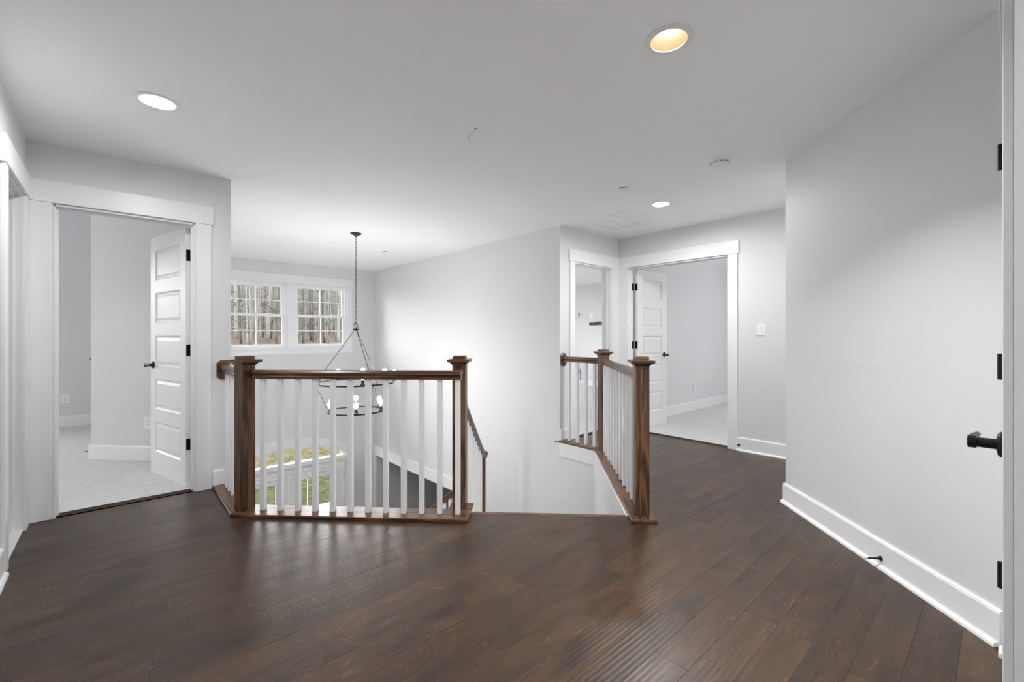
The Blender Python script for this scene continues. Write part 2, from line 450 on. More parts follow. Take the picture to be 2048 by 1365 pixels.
# lower level walls below the edge of the landing
a_, b_ = gf(0.60, 2.945), gf(0.60, 4.63)
wall('wall_stair_right', 'white stair wall below the right balustrade', a_, (b_[0] - a_[0], b_[1] - a_[1]), 1.685, LOW, -0.26, -0.12)
c_ = gf(-1.955, 2.945)
wall('wall_under_landing', 'white wall below the front balustrade', c_, (R2, -R2), 2.555 + 0.12, LOW, -0.26, -0.12)
wall('wall_under_bedroom', 'white foyer wall below the left balustrade', (0.70, 3.465), (0, 1), 0.665, LOW, -0.26, 0.12)


# ------------------------------------------------------------------ ceiling with round cut-outs for the downlights
LIGHTS = [(0.155, 3.015), (1.736, 0.950), (3.826, 2.173), (0.50, -1.30), (4.18, -0.60)]  # the last two are added lights out of view


def sheet(name, label, cat, x0, x1, y0, y1, z0, z1, material, holes=(), hr=0.078):
    b = bmesh.new()

    def loop(pts):
        vs_ = [b.verts.new((x, y, z0)) for x, y in pts]
        return [b.edges.new((vs_[i], vs_[(i + 1) % len(vs_)])) for i in range(len(vs_))]
    ed = loop([(x0, y0), (x1, y0), (x1, y1), (x0, y1)])
    for hx, hy in holes: ed += loop([(hx + hr * math.cos(2 * math.pi * i / 40), hy + hr * math.sin(2 * math.pi * i / 40)) for i in range(40)])
    bmesh.ops.triangle_fill(b, use_beauty=True, use_dissolve=False, edges=ed)
    g = bmesh.ops.extrude_face_region(b, geom=list(b.faces))
    bmesh.ops.translate(b, verts=[v for v in g['geom'] if isinstance(v, bmesh.types.BMVert)], vec=(0, 0, z1 - z0))
    bmesh.ops.recalc_face_normals(b, faces=b.faces)
    m = MB(); m.bm = b
    return tag(m.build(name, material), label, cat, kind='structure')


sheet('ceiling', 'flat white ceiling over the landing and the stairwell', 'ceiling', -0.56, 9.1, -3.5, YA, CEIL, CEIL + 0.2, 'ceil', LIGHTS)
sheet('ceiling_stairwell', 'flat white ceiling above the chandelier', 'ceiling', XA1 - 0.12, 9.1, YA, YW + 0.18, CEIL, CEIL + 0.2, 'ceil')
sheet('ceiling_bedroom', 'higher white bedroom ceiling', 'ceiling', -2.95, XA1, YA + 0.01, YW + 0.18, 3.0, 3.1, 'ceil')
sheet('ceiling_laundry', 'ceiling inside the narrow left doorway', 'ceiling', -1.6, -0.557, 3.1, 4.13, CEIL, CEIL + 0.1, 'ceil')
sheet('ceiling_study', 'ceiling of the lower room', 'ceiling', XS + 0.12, 6.7, 3.8, YW, -0.42, -0.30, 'ceil')
sheet('floor_foyer', 'wood foyer floor on the lower level', 'floor', 0.5, 6.7, 1.2, YW + 0.05, LOW - 0.1, LOW, 'oak_x')
sheet('floor_bedroom', 'light grey bedroom carpet behind the open panelled door', 'carpet', -2.9, XA1 - 0.12, YA + 0.072, YW, -0.10, 0.010, 'carpet')
sheet('floor_bonus_room', 'light grey carpet behind the narrow back doorway', 'carpet', XS + 0.12, 8.4, YB + 0.065, YW, -0.10, 0.010, 'carpet')
sheet('floor_double_door_room', 'light grey carpet behind the double doorway', 'carpet', XC + 0.065, 9.0, -1.2, YB, -0.10, 0.010, 'carpet')
sheet('floor_laundry', 'white tiled floor inside the narrow left doorway', 'floor', -1.5, XL - 0.004, 3.2, 4.12, -0.10, 0.004, 'tile')
for o in (bpy.data.objects['floor_foyer'],):
    pass


# ------------------------------------------------------------------ wood floor laid plank by plank
def clip(poly, n, c):
    """keep n.x <= c"""
    out = []
    for i in range(len(poly)):
        p, q = poly[i], poly[(i + 1) % len(poly)]
        dp, dq = n[0] * p[0] + n[1] * p[1] - c, n[0] * q[0] + n[1] * q[1] - c
        if dp <= 0: out.append(p)
        if (dp < 0 < dq) or (dq < 0 < dp):
            t = dp / (dp - dq); out.append((p[0] + t * (q[0] - p[0]), p[1] + t * (q[1] - p[1])))
    return out


def parea(p): return 0.5 * sum(p[i][0] * p[(i + 1) % len(p)][1] - p[(i + 1) % len(p)][0] * p[i][1] for i in range(len(p)))


def dedupe(p):
    q = []
    for a in p:
        if not q or (a[0] - q[-1][0]) ** 2 + (a[1] - q[-1][1]) ** 2 > 1e-7: q.append(a)
    while len(q) > 1 and (q[0][0] - q[-1][0]) ** 2 + (q[0][1] - q[-1][1]) ** 2 < 1e-7: q.pop()
    return q


HOLE = [((-1, 0), -0.70), ((-R2, -R2), -2.945), ((R2, -R2), 0.60), ((1, 0), XS)]   # inside: n.x <= c


def minus_hole(poly, grow=0.0):
    res = []; cur = poly
    for n, c in (HOLE[1], HOLE[2], HOLE[0], HOLE[3]):
        c += grow
        o = dedupe(clip(cur, (-n[0], -n[1]), -c)) if len(cur) > 2 else []
        if len(o) > 2 and abs(parea(o)) > 2e-4: res.append(o)
        cur = clip(cur, n, c)
        if len(cur) < 3: break
    return res


def inset(p, d):
    if parea(p) < 0: p = p[::-1]
    q = p
    for i in range(len(p)):
        a, b2 = p[i], p[(i + 1) % len(p)]; ex, ey = b2[0] - a[0], b2[1] - a[1]; l = math.hypot(ex, ey)
        if l < 1e-6: continue
        n = (ey / l, -ex / l); q = clip(q, n, n[0] * a[0] + n[1] * a[1] - d)
    return dedupe(q)


floor = tag(empty('floor', (1.5, 1.5, 0)), 'dark brown hand-scraped hardwood landing floor laid in planks', 'floor', kind='structure')
sub = MB()
for rect in ([(-0.557, -3.4), (2.6, -3.4), (2.6, YA), (-0.557, YA)], [(2.6, -3.4), (XC, -3.4), (XC, YB), (2.6, YB)]):
    for poly in minus_hole(rect, 0.02): sub.prism(poly, -0.26, -0.013)
sub.build('subfloor', 'floor', floor)
PW = 0.127
y = 1.640 - PW * 20
rnd = random.Random(11)
AREA = [(-0.437, -0.9), (XC + 0.02, -0.9), (XC + 0.02, YA + 0.03), (-0.437, YA + 0.03)]
kmax = 0
while y < YA + 0.03:
    x = -0.437 - rnd.uniform(0, 1.0)
    while x < XC + 0.02:
        ln = rnd.choice((0.42, 0.6, 0.75, 0.9, 1.05, 1.2)) + rnd.uniform(-0.05, 0.05)
        q = [(max(x, -0.437), max(y, -0.9)), (min(x + ln, XC + 0.02), max(y, -0.9)), (min(x + ln, XC + 0.02), min(y + PW, YA + 0.03)), (max(x, -0.437), min(y + PW, YA + 0.03))]
        x += ln
        if q[1][0] - q[0][0] < 0.02 or q[2][1] - q[1][1] < 0.004: continue
        cx, cy = (q[0][0] + q[2][0]) / 2, (q[0][1] + q[2][1]) / 2
        if q[2][0] * 0.6656 + q[2][1] * 0.7463 < 0.55 or q[0][1] > YB and q[0][0] > 2.6: continue
        if (q[0][0] + ln * 0) - (q[2][1]) > 2.62 and q[0][0] > 2.55 and q[2][1] < q[0][0] - 2.62 and q[1][0] < 3.9: continue
        pieces = minus_hole(q)
        if not pieces: continue
        m = MB(); b = m.bm
        for pc in pieces:
            pc = dedupe(pc)
            if parea(pc) < 0: pc = pc[::-1]
            top = inset(pc, 0.0008)
            if len(top) != len(pc):
                m.prism(pc, -0.012, -0.0006); continue
            lo = [b.verts.new((u, v, -0.012)) for u, v in pc]; md = [b.verts.new((u, v, -0.0009)) for u, v in pc]
            # match start vertex
            k0 = min(range(len(top)), key=lambda k: (top[k][0] - pc[0][0]) ** 2 + (top[k][1] - pc[0][1]) ** 2); top = top[k0:] + top[:k0]
            tp = [b.verts.new((u, v, 0.0)) for u, v in top]; n_ = len(pc)
            b.faces.new(tp)
            for i in range(n_):
                j = (i + 1) % n_
                b.faces.new((lo[i], lo[j], md[j], md[i])); b.faces.new((md[i], md[j], tp[j], tp[i]))
        m.build('plank', 'floor', floor); kmax += 1
    y += PW
print('planks', kmax)

# ------------------------------------------------------------------ baseboards
BASE = [(0, 0), (0.015, 0), (0.015, 0.128), (0.011, 0.139), (0, 0.141)]
SHOE = [(0.015, 0.0), (0.032, 0.0), (0.0305, 0.010), (0.025, 0.017), (0.015, 0.020)]


def baseboard(side, label, p0, p1, shoe=True, z=0.0, ext=(0, 0)):
    """runs from p0 to p1; the room is on the LEFT of that direction"""
    d = (p1[0] - p0[0], p1[1] - p0[1]); ln = math.hypot(*d); T = frame(p0, d, z)
    e = tag(empty('baseboard_' + side, (p0[0], p0[1], z)), label, 'baseboard', kind='structure')
    m = MB(); m.sweep(BASE, -ext[0], ln + ext[1], T); m.build('board', 'trim', e)
    if shoe: m = MB(); m.sweep(SHOE, -ext[0] * 1.6, ln + ext[1] * 1.6, T); m.build('shoe_moulding', 'trim', e)
    return e


baseboard('angled', 'tall white baseboard along the large angled wall', (2.5015, 0.0), (3.5494, 1.0479), ext=(-0.01, 0.008))
baseboard('angled_return', 'baseboard wrapping the end of the angled wall', (3.5494, 1.0479), (3.5494, -1.98), ext=(0.004, 0))
baseboard('right', 'white baseboard below the light switch', (XC, -1.95), (XC, 1.868))
baseboard('back', 'short white baseboard beside the back newel rosette', (3.858, YB), (XS, YB), shoe=False, ext=(0, 0))
baseboard('bedroom_wall', 'short white baseboard beside the open panelled door', (XA1, YA), (0.547, YA), shoe=False)
baseboard('left', 'white baseboard at the near left edge', (XL, 3.30), (XL, -3.38))
baseboard('closet_wall', 'short white baseboard in the corner by the closed door', (2.425, -0.012), (2.49, -0.012))
baseboard('near_right', 'white baseboard of the wall end at the right edge', (1.45, -3.3), (1.45, -0.0))
baseboard('bedroom_angled', 'white baseboard of the angled bedroom wall', (0.548, 5.078), (-0.198, 5.843), shoe=False, z=0.008, ext=(0, 0.012))
baseboard('bedroom_far', 'white baseboard of the far bedroom wall', (0.54, YW), (-2.8, YW), shoe=False, z=0.008)
baseboard('double_door_room', 'white baseboard along the bright wall behind the double doorway', (9.0, YB), (4.95, YB), shoe=False, z=0.008)
baseboard('bonus_room', 'white baseboard of the far wall behind the narrow back doorway', (8.4, YB + 0.13), (8.4, YW), shoe=False, z=0.008)

# ------------------------------------------------------------------ door casings and jambs
trim_n = [0]


def casing(label, o, d, u0, u1, top=HD, legs=(0.092, 0.092), head=0.14, horn=(0.014, 0.014), fills=(0, 0), depth=0.12, stop=0.06, side=1, both=False, rev=0.006):
    """casing around an opening; o,d: line along the wall face, room on the LEFT when side=1. u0..u1 opening"""
    trim_n[0] += 1
    e = tag(empty('trim_%d' % trim_n[0], (o[0] + d[0] * u0, o[1] + d[1] * u0, 0)), label, 'door trim', kind='structure')
    T = frame(o, d); s = side
    a, b = u0 - rev, u1 + rev
    m = MB().box(a - legs[0] - fills[0], a, 0, s * 0.018, 0.001, top + rev, 0.002, T); m.build('casing_leg', 'trim', e)
    m = MB().box(b, b + legs[1] + fills[1], 0, s * 0.018, 0.001, top + rev, 0.002, T); m.build('casing_leg', 'trim', e)
    m = MB().box(a - legs[0] - fills[0] - horn[0], b + legs[1] + fills[1] + horn[1], 0, s * 0.024, top + rev, top + rev + head, 0.002, T); m.build('casing_head', 'trim', e)
    # jamb lining and stop
    J = 0.019
    m = MB().box(u0 - 0.002, u0 + J - 0.012, s * 0.002, -s * (depth + 0.002), 0.001, top, 0, T); m.build('jamb', 'trim', e)
    m = MB().box(u1 - J + 0.012, u1 + 0.002, s * 0.002, -s * (depth + 0.002), 0.001, top, 0, T); m.build('jamb', 'trim', e)
    m = MB().box(u0, u1, s * 0.002, -s * (depth + 0.002), top - J + 0.010, top + 0.002, 0, T); m.build('jamb_head', 'trim', e)
    if stop:
        for p, q in ((u0 + 0.007, u0 + 0.018), (u1 - 0.018, u1 - 0.007)):
            m = MB().box(p, q, -s * 0.035, -s * (0.035 + 0.034), 0.001, top - 0.009, 0.001, T); m.build('stop_strip', 'trim', e)
        m = MB().box(u0 + 0.018, u1 - 0.018, -s * 0.035, -s * (0.035 + 0.034), top - 0.021, top - 0.009, 0.001, T); m.build('stop_strip', 'trim', e)
    return e


casing('white casing of the bedroom doorway beside the left newel', (0, YA), (-1, 0), -0.4315, 0.314, fills=(0, 0.015), legs=(0.10, 0.092), horn=(0.014, 0))
casing('white casing of the narrow doorway in the far left wall', (XL, 0), (0, -1), -3.98, -3.40, fills=(0.03, 0), legs=(0.092, 0.092), horn=(0, 0.014))
casing('white casing of the narrow back doorway behind the far newel', (0, YB), (-1, 0), -4.645, -3.955, fills=(0.07, 0), horn=(0, 0.014))
casing('white casing of the double doorway beside the light switch', (XC, 0), (0, 1), 1.9625, 3.1985, fills=(0, 0.035), horn=(0.014, 0))
casing('white casing of the closed door at the right edge', (0, -0.012), (1, 0), 1.572, 2.336, legs=(0.075, 0.08), stop=0)


def threshold(label, p0, p1, w_=0.045):
    d = (p1[0] - p0[0], p1[1] - p0[1]); ln = math.hypot(*d)
    trim_n[0] += 1
    m = MB().sweep([(-w_ / 2, 0), (w_ / 2, 0), (w_ / 2 - 0.006, 0.012), (0, 0.015), (-w_ / 2 + 0.012, 0.010)], 0, ln)
    return tag(m.build('trim_%d' % trim_n[0], 'floor', T=frame(p0, d)), label, 'threshold', kind='structure')


threshold('dark wood threshold strip under the bedroom doorway', (-0.312, YA + 0.05), (0.429, YA + 0.05))
threshold('dark wood threshold strip under the double doorway', (XC + 0.045, 3.196), (XC + 0.045, 1.965))
threshold('dark wood threshold strip under the narrow back doorway', (3.957, YB + 0.045), (4.643, YB + 0.045))
m = MB().box(XL - 0.125, XL + 0.004, 3.402, 3.978, 0.0, 0.016, 0.003)
trim_n[0] += 1
tag(m.build('trim_%d' % trim_n[0], 'tile'), 'white threshold in the narrow far left doorway', 'threshold', kind='structure')


# ------------------------------------------------------------------ panelled doors
def lever(parent, T, flip=1, arm=0.105):
    """rosette + lever; local y outward, lever along -x*flip"""
    h = MB()
    RX = Matrix.Rotation(-math.pi / 2, 4, 'X')
    h.lathe([(0.0, 0), (0.032, 0), (0.032, 0.005), (0.027, 0.010), (0.013, 0.013), (0.0125, 0.045), (0.016, 0.047), (0.016, 0.062), (0.008, 0.064), (0.0, 0.064)], 20, T @ RX, cap=False)
    pts = [(0, 0.054, 0), (-0.03 * flip, 0.056, 0.001), (-0.07 * flip, 0.055, 0.003), (-arm * flip, 0.048, 0.004)]
    h.tube(pts, [0.010, 0.0085, 0.008, 0.007], 8, T=T)
    return h.build('door_lever', 'black', parent, smooth=False)


def panel_door(name, label, hinge, ang, width, side, height=2.028, z0=0.012, levers=True, lever_z=0.93, knuckle=(0.0065, 0.004)):
    """hinge point (x,y); leaf along direction ang; thickness to `side` (+1 left / -1 right)"""
    e = tag(empty(name, (hinge[0], hinge[1], z0)), label, 'door', kind='structure')
    T = TR(hinge[0], hinge[1], z0, ang)
    t = 0.035 * side; st, rl = 0.105, 0.108
    ph = (height - 0.115 - 0.19 - 4 * rl) / 5
    us = [0.003, st, width - st, width]; zs = [0.0]; z = 0.19
    for k in range(5): zs += [z, z + ph]; z += ph + rl
    zs.append(height)
    f = MB(); f.bm = cells(us, zs, lambda i, j: not (i == 1 and j % 2 == 1), 0, t, Matrix.Identity(4))
    f.build('leaf', 'door', e, T=T)
    for k in range(5):
        a, b = zs[1 + 2 * k], zs[2 + 2 * k]
        p = bmesh.new()
        for sgn in (0, 1):
            y0 = t * 0.5; yo = (t * 0.14 if sgn == 0 else t * 0.86); ye = (0.0 if sgn == 0 else t); yin = (t * 0.30 if sgn == 0 else t * 0.70)
            rings = []
            for off, yy in ((0.0, ye), (0.012, yin), (0.020, yin), (0.042, yo)):
                rings.append([p.verts.new((x_, yy, z_)) for x_, z_ in ((st + off, a + off), (width - st - off, a + off), (width - st - off, b - off), (st + off, b - off))])
            for r0, r1 in zip(rings, rings[1:]):
                for i in range(4): p.faces.new((r0[i], r0[(i + 1) % 4], r1[(i + 1) % 4], r1[i]))
            p.faces.new(rings[-1])
        bmesh.ops.recalc_face_normals(p, faces=p.faces)
        mm = MB(); mm.bm.free(); mm.bm = p; mm.build('panel', 'door', e, T=T)
    for hz in (0.33, 1.068, 1.81):
        h = MB(); h.tube([(0, 0, hz - 0.046), (0, 0, hz + 0.046)], knuckle[0], 8, T=TR(0, -knuckle[1] * side, 0))
        h.box(0.0, 0.003, 0.002 * side, t * 0.9, hz - 0.044, hz + 0.044, 0, None)
        h.build('hinge', 'black', e, T=T)
    if levers:
        Tl = T @ Matrix.Translation((width - 0.06, 0, lever_z))
        outer = Tl @ Matrix.Translation((0, t if side > 0 else 0, 0)); lever(e, outer, 1)
        inner = Tl @ Matrix.Translation((0, 0 if side > 0 else t, 0)) @ Matrix.Diagonal((1, -1, 1, 1)); lever(e, inner, 1)
    return e


# bedroom door, three quarters open
panel_door('door_1', 'white five-panel door standing open into the bedroom', (0.424, 4.262), math.radians(104.3), 0.735, 1)
for hz in (0.342, 1.08, 1.822): MB().box(0.4205, 0.4245, 4.205, 4.252, hz - 0.045, hz + 0.045).build('hinge_plate', 'black', bpy.data.objects['door_1'])
# double door, left leaf open into the room
panel_door('door_2', 'narrow white five-panel door leaf open in the double doorway', (4.955, 3.172), math.radians(-6.5), 0.612, -1)
for hz in (0.342, 1.08, 1.822): MB().box(4.88, 4.945, 3.186, 3.192, hz - 0.045, hz + 0.045).build('hinge_plate', 'black', bpy.data.objects['door_2'])
# closed door at the right edge: hinge far, latch near
e3 = panel_door('door_3', 'closed white door seen edge-on at the right edge with black lever', (2.330, 0.004), math.pi, 0.752, 1, lever_z=0.905, knuckle=(0.0085, 0.009))

# ------------------------------------------------------------------ balustrades
SH = 0.022          # nosing thickness above the floor
RAILTOP, RAILBOT = 0.962, 0.902
RAIL = [(-0.022, 0.0), (0.022, 0.0), (0.022, 0.012), (0.027, 0.017), (0.024, 0.024), (0.031, 0.036), (0.031, 0.046), (0.022, 0.057), (0.008, 0.061), (-0.008, 0.061), (-0.022, 0.057), (-0.031, 0.046), (-0.031, 0.036), (-0.024, 0.024), (-0.027, 0.017), (-0.022, 0.012)]
NS = 0.0889 / 2


def newel(parent, x, y, rz, z0=0.0, top=1.055):
    T = TR(x, y, 0, rz)
    s = NS
    n = MB().box(-s, s, -s, s, z0, top - 0.045, 0.002).build('newel_post', 'oak_z', parent, T=T)
    # cap: cove flaring into a brim, then the raised block
    b = bmesh.new(); rings = []
    zt = top
    for hw, z in ((s + 0.001, zt - 0.062), (s + 0.006, zt - 0.056), (s + 0.010, zt - 0.050), (s + 0.019, zt - 0.044), (s + 0.029, zt - 0.040), (s + 0.030, zt - 0.024), (s + 0.004, zt - 0.021)):
        rings.append([b.verts.new((sx * hw, sy * hw, z)) for sx, sy in ((-1, -1), (1, -1), (1, 1), (-1, 1))])
    for r0, r1 in zip(rings, rings[1:]):
        for i in range(4): b.faces.new((r0[i], r0[(i + 1) % 4], r1[(i + 1) % 4], r1[i]))
    b.faces.new(rings[0][::-1]); b.faces.new(rings[-1]); bmesh.ops.recalc_face_normals(b, faces=b.faces)
    m = MB(); m.bm = b; cap = m.build('newel_cap', 'oak_x', n, T=T)
    MB().box(-s + 0.002, s - 0.002, -s + 0.002, s - 0.002, zt - 0.0215, zt, 0.002).build('cap_block', 'oak_x', n, T=T)
    return n


def rail(parent, p0, p1, name='handrail'):
    """p0,p1 3D points of the rail's bottom centre"""
    p0, p1 = Vector(p0), Vector(p1); d = p1 - p0; ln = d.length
    T = Matrix.Translation(p0) @ Matrix.Rotation(math.atan2(d.y, d.x), 4, 'Z') @ Matrix.Rotation(-math.asin(d.z / ln), 4, 'Y')
    return MB().sweep(RAIL, 0, ln).build(name, 'oak_x', parent, T=T)


BAL = {}


def baluster(parent, x, y, rz, z0, z1):
    key = round(z1 - z0, 3)
    if key not in BAL:
        s = 0.0159
        o = MB().box(-s, s, -s, s, 0, key, 0.0015).build('baluster', 'balu', parent, T=TR(x, y, z0, rz)); BAL[key] = o
        return o
    return inst(BAL[key], 'baluster', TR(x, y, z0, rz), parent)


def rosette(parent, x, y, z, rz):
    """octagonal plate on a wall, local y out of the wall"""
    w_, h_ = 0.046, 0.074; c = 0.026
    oc = [(-w_ + c, -h_), (w_ - c, -h_), (w_, -h_ + c), (w_, h_ - c), (w_ - c, h_), (-w_ + c, h_), (-w_, h_ - c), (-w_, -h_ + c)]
    b = bmesh.new(); rr = []
    for k, yy in ((1.0, 0), (1.0, 0.013), (0.86, 0.021)): rr.append([b.verts.new((u * k, yy, v * k)) for u, v in oc])
    for r0, r1 in zip(rr, rr[1:]):
        for i in range(8): b.faces.new((r0[i], r0[(i + 1) % 8], r1[(i + 1) % 8], r1[i]))
    b.faces.new(rr[0][::-1]); b.faces.new(rr[-1]); bmesh.ops.recalc_face_normals(b, faces=b.faces)
    m = MB(); m.bm = b; return m.build('rosette', 'oak_z', parent, T=TR(x, y, z, rz))


def nosing(parent, pts, z0=0.0, z1=SH, name='landing_nosing', ang=None):
    """flat tread board under the balusters with eased edges"""
    c = (sum(p[0] for p in pts) / len(pts), sum(p[1] for p in pts) / len(pts))
    T = TR(c[0], c[1], 0, ang or 0); Ti = T.inverted()
    lp = [tuple((Ti @ Vector((p[0], p[1], 0)))[:2]) for p in pts]
    if parea(lp) < 0: lp = lp[::-1]
    ins = inset(lp, 0.004); k0 = min(range(len(ins)), key=lambda k: (ins[k][0] - lp[0][0]) ** 2 + (ins[k][1] - lp[0][1]) ** 2); ins = ins[k0:] + ins[:k0]
    b = bmesh.new(); n_ = len(lp); rr = [[b.verts.new((u, v, z)) for u, v in P] for P, z in ((ins, z0), (lp, z0 + 0.004), (lp, z1 - 0.005), (ins, z1))]
    for r0, r1 in zip(rr, rr[1:]):
        for i in range(n_): b.faces.new((r0[i], r0[(i + 1) % n_], r1[(i + 1) % n_], r1[i]))
    b.faces.new(rr[0][::-1]); b.faces.new(rr[-1]); bmesh.ops.recalc_face_normals(b, faces=b.faces)
    m = MB(); m.bm = b; return m.build(name, 'oak_x', parent, T=T)


A45 = -math.pi / 4           # direction of increasing g
NX1 = 0.636; n1 = (NX1, 3.424)
lb = tag(empty('balustrade', (n1[0], n1[1], 0)), 'oak and white balustrade along the left and front of the stairwell', 'railing', 'stair balustrades')
fb = 2.865
# nosing boards: along the bedroom side, along the front, and under the stair newel
mA, mB = (0.546, 2.776 / R2 - 0.546), (0.712, 2.952 / R2 - 0.712)      # mitre at the corner newel
nosing(lb, [mA, mB, (0.712, YA), (0.546, YA)], ang=math.pi / 2)
nosing(lb, [mA, gf(-0.442, 2.776), gf(-0.442, 2.952), mB], ang=A45)
nosing(lb, [gf(-0.60, 2.952), gf(-0.442, 2.952), gf(-0.442, 3.065), gf(-0.60, 3.065)], ang=A45)
newel(lb, n1[0], n1[1], math.radians(22.5), SH)
n2 = gf(-0.530, 3.006)
newel(lb, n2[0], n2[1], A45, SH)
rosette(lb, 0.618, YA, 0.925, math.pi)
rail(lb, (0.622, YA - 0.021, RAILBOT), (n1[0], n1[1] + 0.045, RAILBOT))
gs = -1.90; ge = -0.495
a3 = gf(gs, fb); b3 = gf(ge, fb)
rail(lb, (*a3, RAILBOT), (*b3, RAILBOT))
c3 = gf(-0.527, fb + 0.005); d3 = gf(-0.527, 2.966)
rail(lb, (*c3, RAILBOT), (*d3, RAILBOT), 'rail_return')
for k in range(12):
    g = -1.838 + k * (1.838 - 0.519) / 11
    x, y = gf(g, fb); baluster(lb, x, y, A45, SH, RAILBOT + 0.004)
for k in range(5):
    yy = 3.545 + k * 0.118
    baluster(lb, 0.63, yy, 0, SH, RAILBOT + 0.004)

# right balustrade
gR = 0.682
rb = tag(empty('balustrade', (*gf(gR, 2.944), 0)), 'oak and white balustrade on the right of the stair opening', 'railing', 'stair balustrades')
pr_ = gf(gR, 2.944); p2_ = (3.737, 2.772)
newel(rb, pr_[0], pr_[1], A45, SH); newel(rb, p2_[0], p2_[1], math.radians(-22.5) + math.pi / 2 * 0, SH)
dx, dy = p2_[0] - pr_[0], p2_[1] - pr_[1]; ln = math.hypot(dx, dy); ux, uy = dx / ln, dy / ln
rail(rb, (pr_[0] + ux * 0.042, pr_[1] + uy * 0.042, RAILBOT), (p2_[0] - ux * 0.042, p2_[1] - uy * 0.042, RAILBOT))
for k in range(11):
    s = 0.12 + k * (ln - 0.235) / 10
    baluster(rb, pr_[0] + ux * s, pr_[1] + uy * s, A45, SH, RAILBOT + 0.004)
X4 = 3.752
rosette(rb, X4, YB, 0.925, math.pi)
rail(rb, (X4, p2_[1] + 0.045, RAILBOT), (X4, YB - 0.021, RAILBOT))
for k in range(4): baluster(rb, X4, 2.893 + k * 0.117, 0, SH, RAILBOT + 0.004)
mC, mD = (3.678, 3.678 - 2 * 0.598 * R2), (3.828, 3.828 - 2 * 0.762 * R2)
nosing(rb, [gf(0.598, 2.838), gf(0.762, 2.838), mD, mC], ang=math.pi / 4)
nosing(rb, [mC, mD, (3.828, YB), (3.678, YB)], ang=math.pi / 2)
# white fascia under the nosing on the stairwell side
trim_n[0] += 1
tr = tag(empty('trim_%d' % trim_n[0], (XS, 3.0, -0.1)), 'white fascia boards under the right balustrade', 'trim', kind='structure')
MB().box(XS - 0.016, XS - 0.001, 2.855, YB + 0.0, -0.155, -0.001, 0.002).build('fascia_board', 'trim', tr)
T = frame(gf(0.600, 2.960), (R2, R2)); MB().box(0, 1.665, 0.001, 0.014, -0.26, -0.001, 0.0, T).build('fascia_board', 'wall', tr)
MB().box(XS, XS + 0.12, 2.845, YB, -0.26, -0.156).build('edge_panel', 'wall', tr)
# stair opening nosing at the top of the flight
trim_n[0] += 1
m = MB().sweep([(-0.020, -0.012), (0.020, -0.012), (0.020, 0.001), (-0.014, 0.001), (-0.020, -0.004)], 0, 1.02)
tag(m.build('trim_%d' % trim_n[0], 'oak_x', T=TR(*gf(-0.435, 2.945), 0, A45)), 'wood nosing strip at the head of the stairs', 'nosing', kind='structure')

# ------------------------------------------------------------------ stairs
RISE, RUN = 0.178, 0.28
st = tag(empty('staircase', (*gf(0.08, 3.5), LOW)), 'oak staircase descending from the landing to the foyer', 'stairs', kind='structure')
for k in range(1, 7):
    f0 = 2.945 + (k - 1) * RUN
    T = frame(gf(-0.44, f0), (R2, -R2), -k * RISE)
    MB().box(0, 1.03, -0.02, RUN, -0.03, 0, 0.004).build('tread', 'oak_x', st, T=T)
    MB().box(0, 1.03, 0, 0.016, -0.0, RISE - 0.03).build('riser', 'trim', st, T=T)
T = frame(gf(-0.44, 2.945 + 6 * RUN), (R2, -R2), -7 * RISE); MB().box(0, 1.03, 0, 0.016, 0, RISE - 0.03).build('riser', 'trim', st, T=T)
LZ = -7 * RISE
lp = [gf(-0.44, 4.625), gf(0.60, 4.625), (XS, 2.86), (XS, 4.2), (2.80, 4.2), (2.80, 3.74)]
MB().prism(lp, LZ - 0.20, LZ).build('stair_landing', 'oak_x', st)
for k in range(1, 11):
    y0 = 4.2 + (k - 1) * 0.265; z = LZ - k * 0.184
    MB().box(2.80, XS - 0.002, y0 - 0.02, y0 + 0.265, z - 0.03, z, 0.004).build('tread', 'oak_x', st)
    MB().box(2.80, XS - 0.002, y0, y0 + 0.016, z, z + 0.154).build('riser', 'trim', st)
# closed stringers
b = MB(); T = frame(gf(-0.445, 2.96), (R2, R2), 0)
b.prism([(0, -0.05), (0, -0.55), (1.66, LZ - 0.3), (1.66, LZ + 0.02)], 0, 0.03, T @ Matrix.Rotation(math.pi / 2, 4, 'X')); b.build('stringer', 'trim', st)
b = MB(); T = frame((2.80, 4.2), (0, 1), 0)
b.prism([(0, LZ), (0, LZ - 0.4), (3.0, LOW + 0.01), (3.1, LOW + 0.01), (3.1, LOW + 0.12)], 0, 0.03, T @ Matrix.Rotation(math.pi / 2, 4, 'X')); b.build('stringer', 'trim', st)

sr = tag(empty('stair_railing', (*gf(-0.52, 4.1), LZ)), 'sloping oak handrail with white balusters dropping behind the stair newel', 'railing', 'stair balustrades')
fA, zA, fB_, zB = 3.045, 0.672, 4.16, 0.025
rail(sr, (*gf(-0.520, fA), zA), (*gf(-0.520, fB_), zB))
rail(sr, (*gf(-0.545, fB_ - 0.03), zB - 0.004), (*gf(-0.500, fB_ + 0.075), zB - 0.004), 'rail_return')
for k in range(9):
    f = 3.12 + k * 0.113
    step = int((f - 2.945) / RUN) + 1
    baluster(sr, *gf(-0.520, f), A45, -step * RISE, round(zA + (f - fA) * (zB - zA) / (fB_ - fA) + 0.012, 3))
T = TR(*gf(-0.540, 4.205), 0, A45); MB().box(-NS, NS, -NS, NS, LZ - 0.3, zB + 0.005, 0.002).build('newel_post', 'oak_z', sr, T=T)
sr2 = tag(empty('stair_railing', (2.84, 4.2, LZ)), 'lower flight oak handrail seen low between the front balusters', 'railing', 'stair balustrades')
Y0, Z0, Y1, Z1 = 4.02, -0.53, 6.9, -0.53 - 2.88 * 0.694
rail(sr2, (2.82, Y0, Z0), (2.82, Y1, Z1))
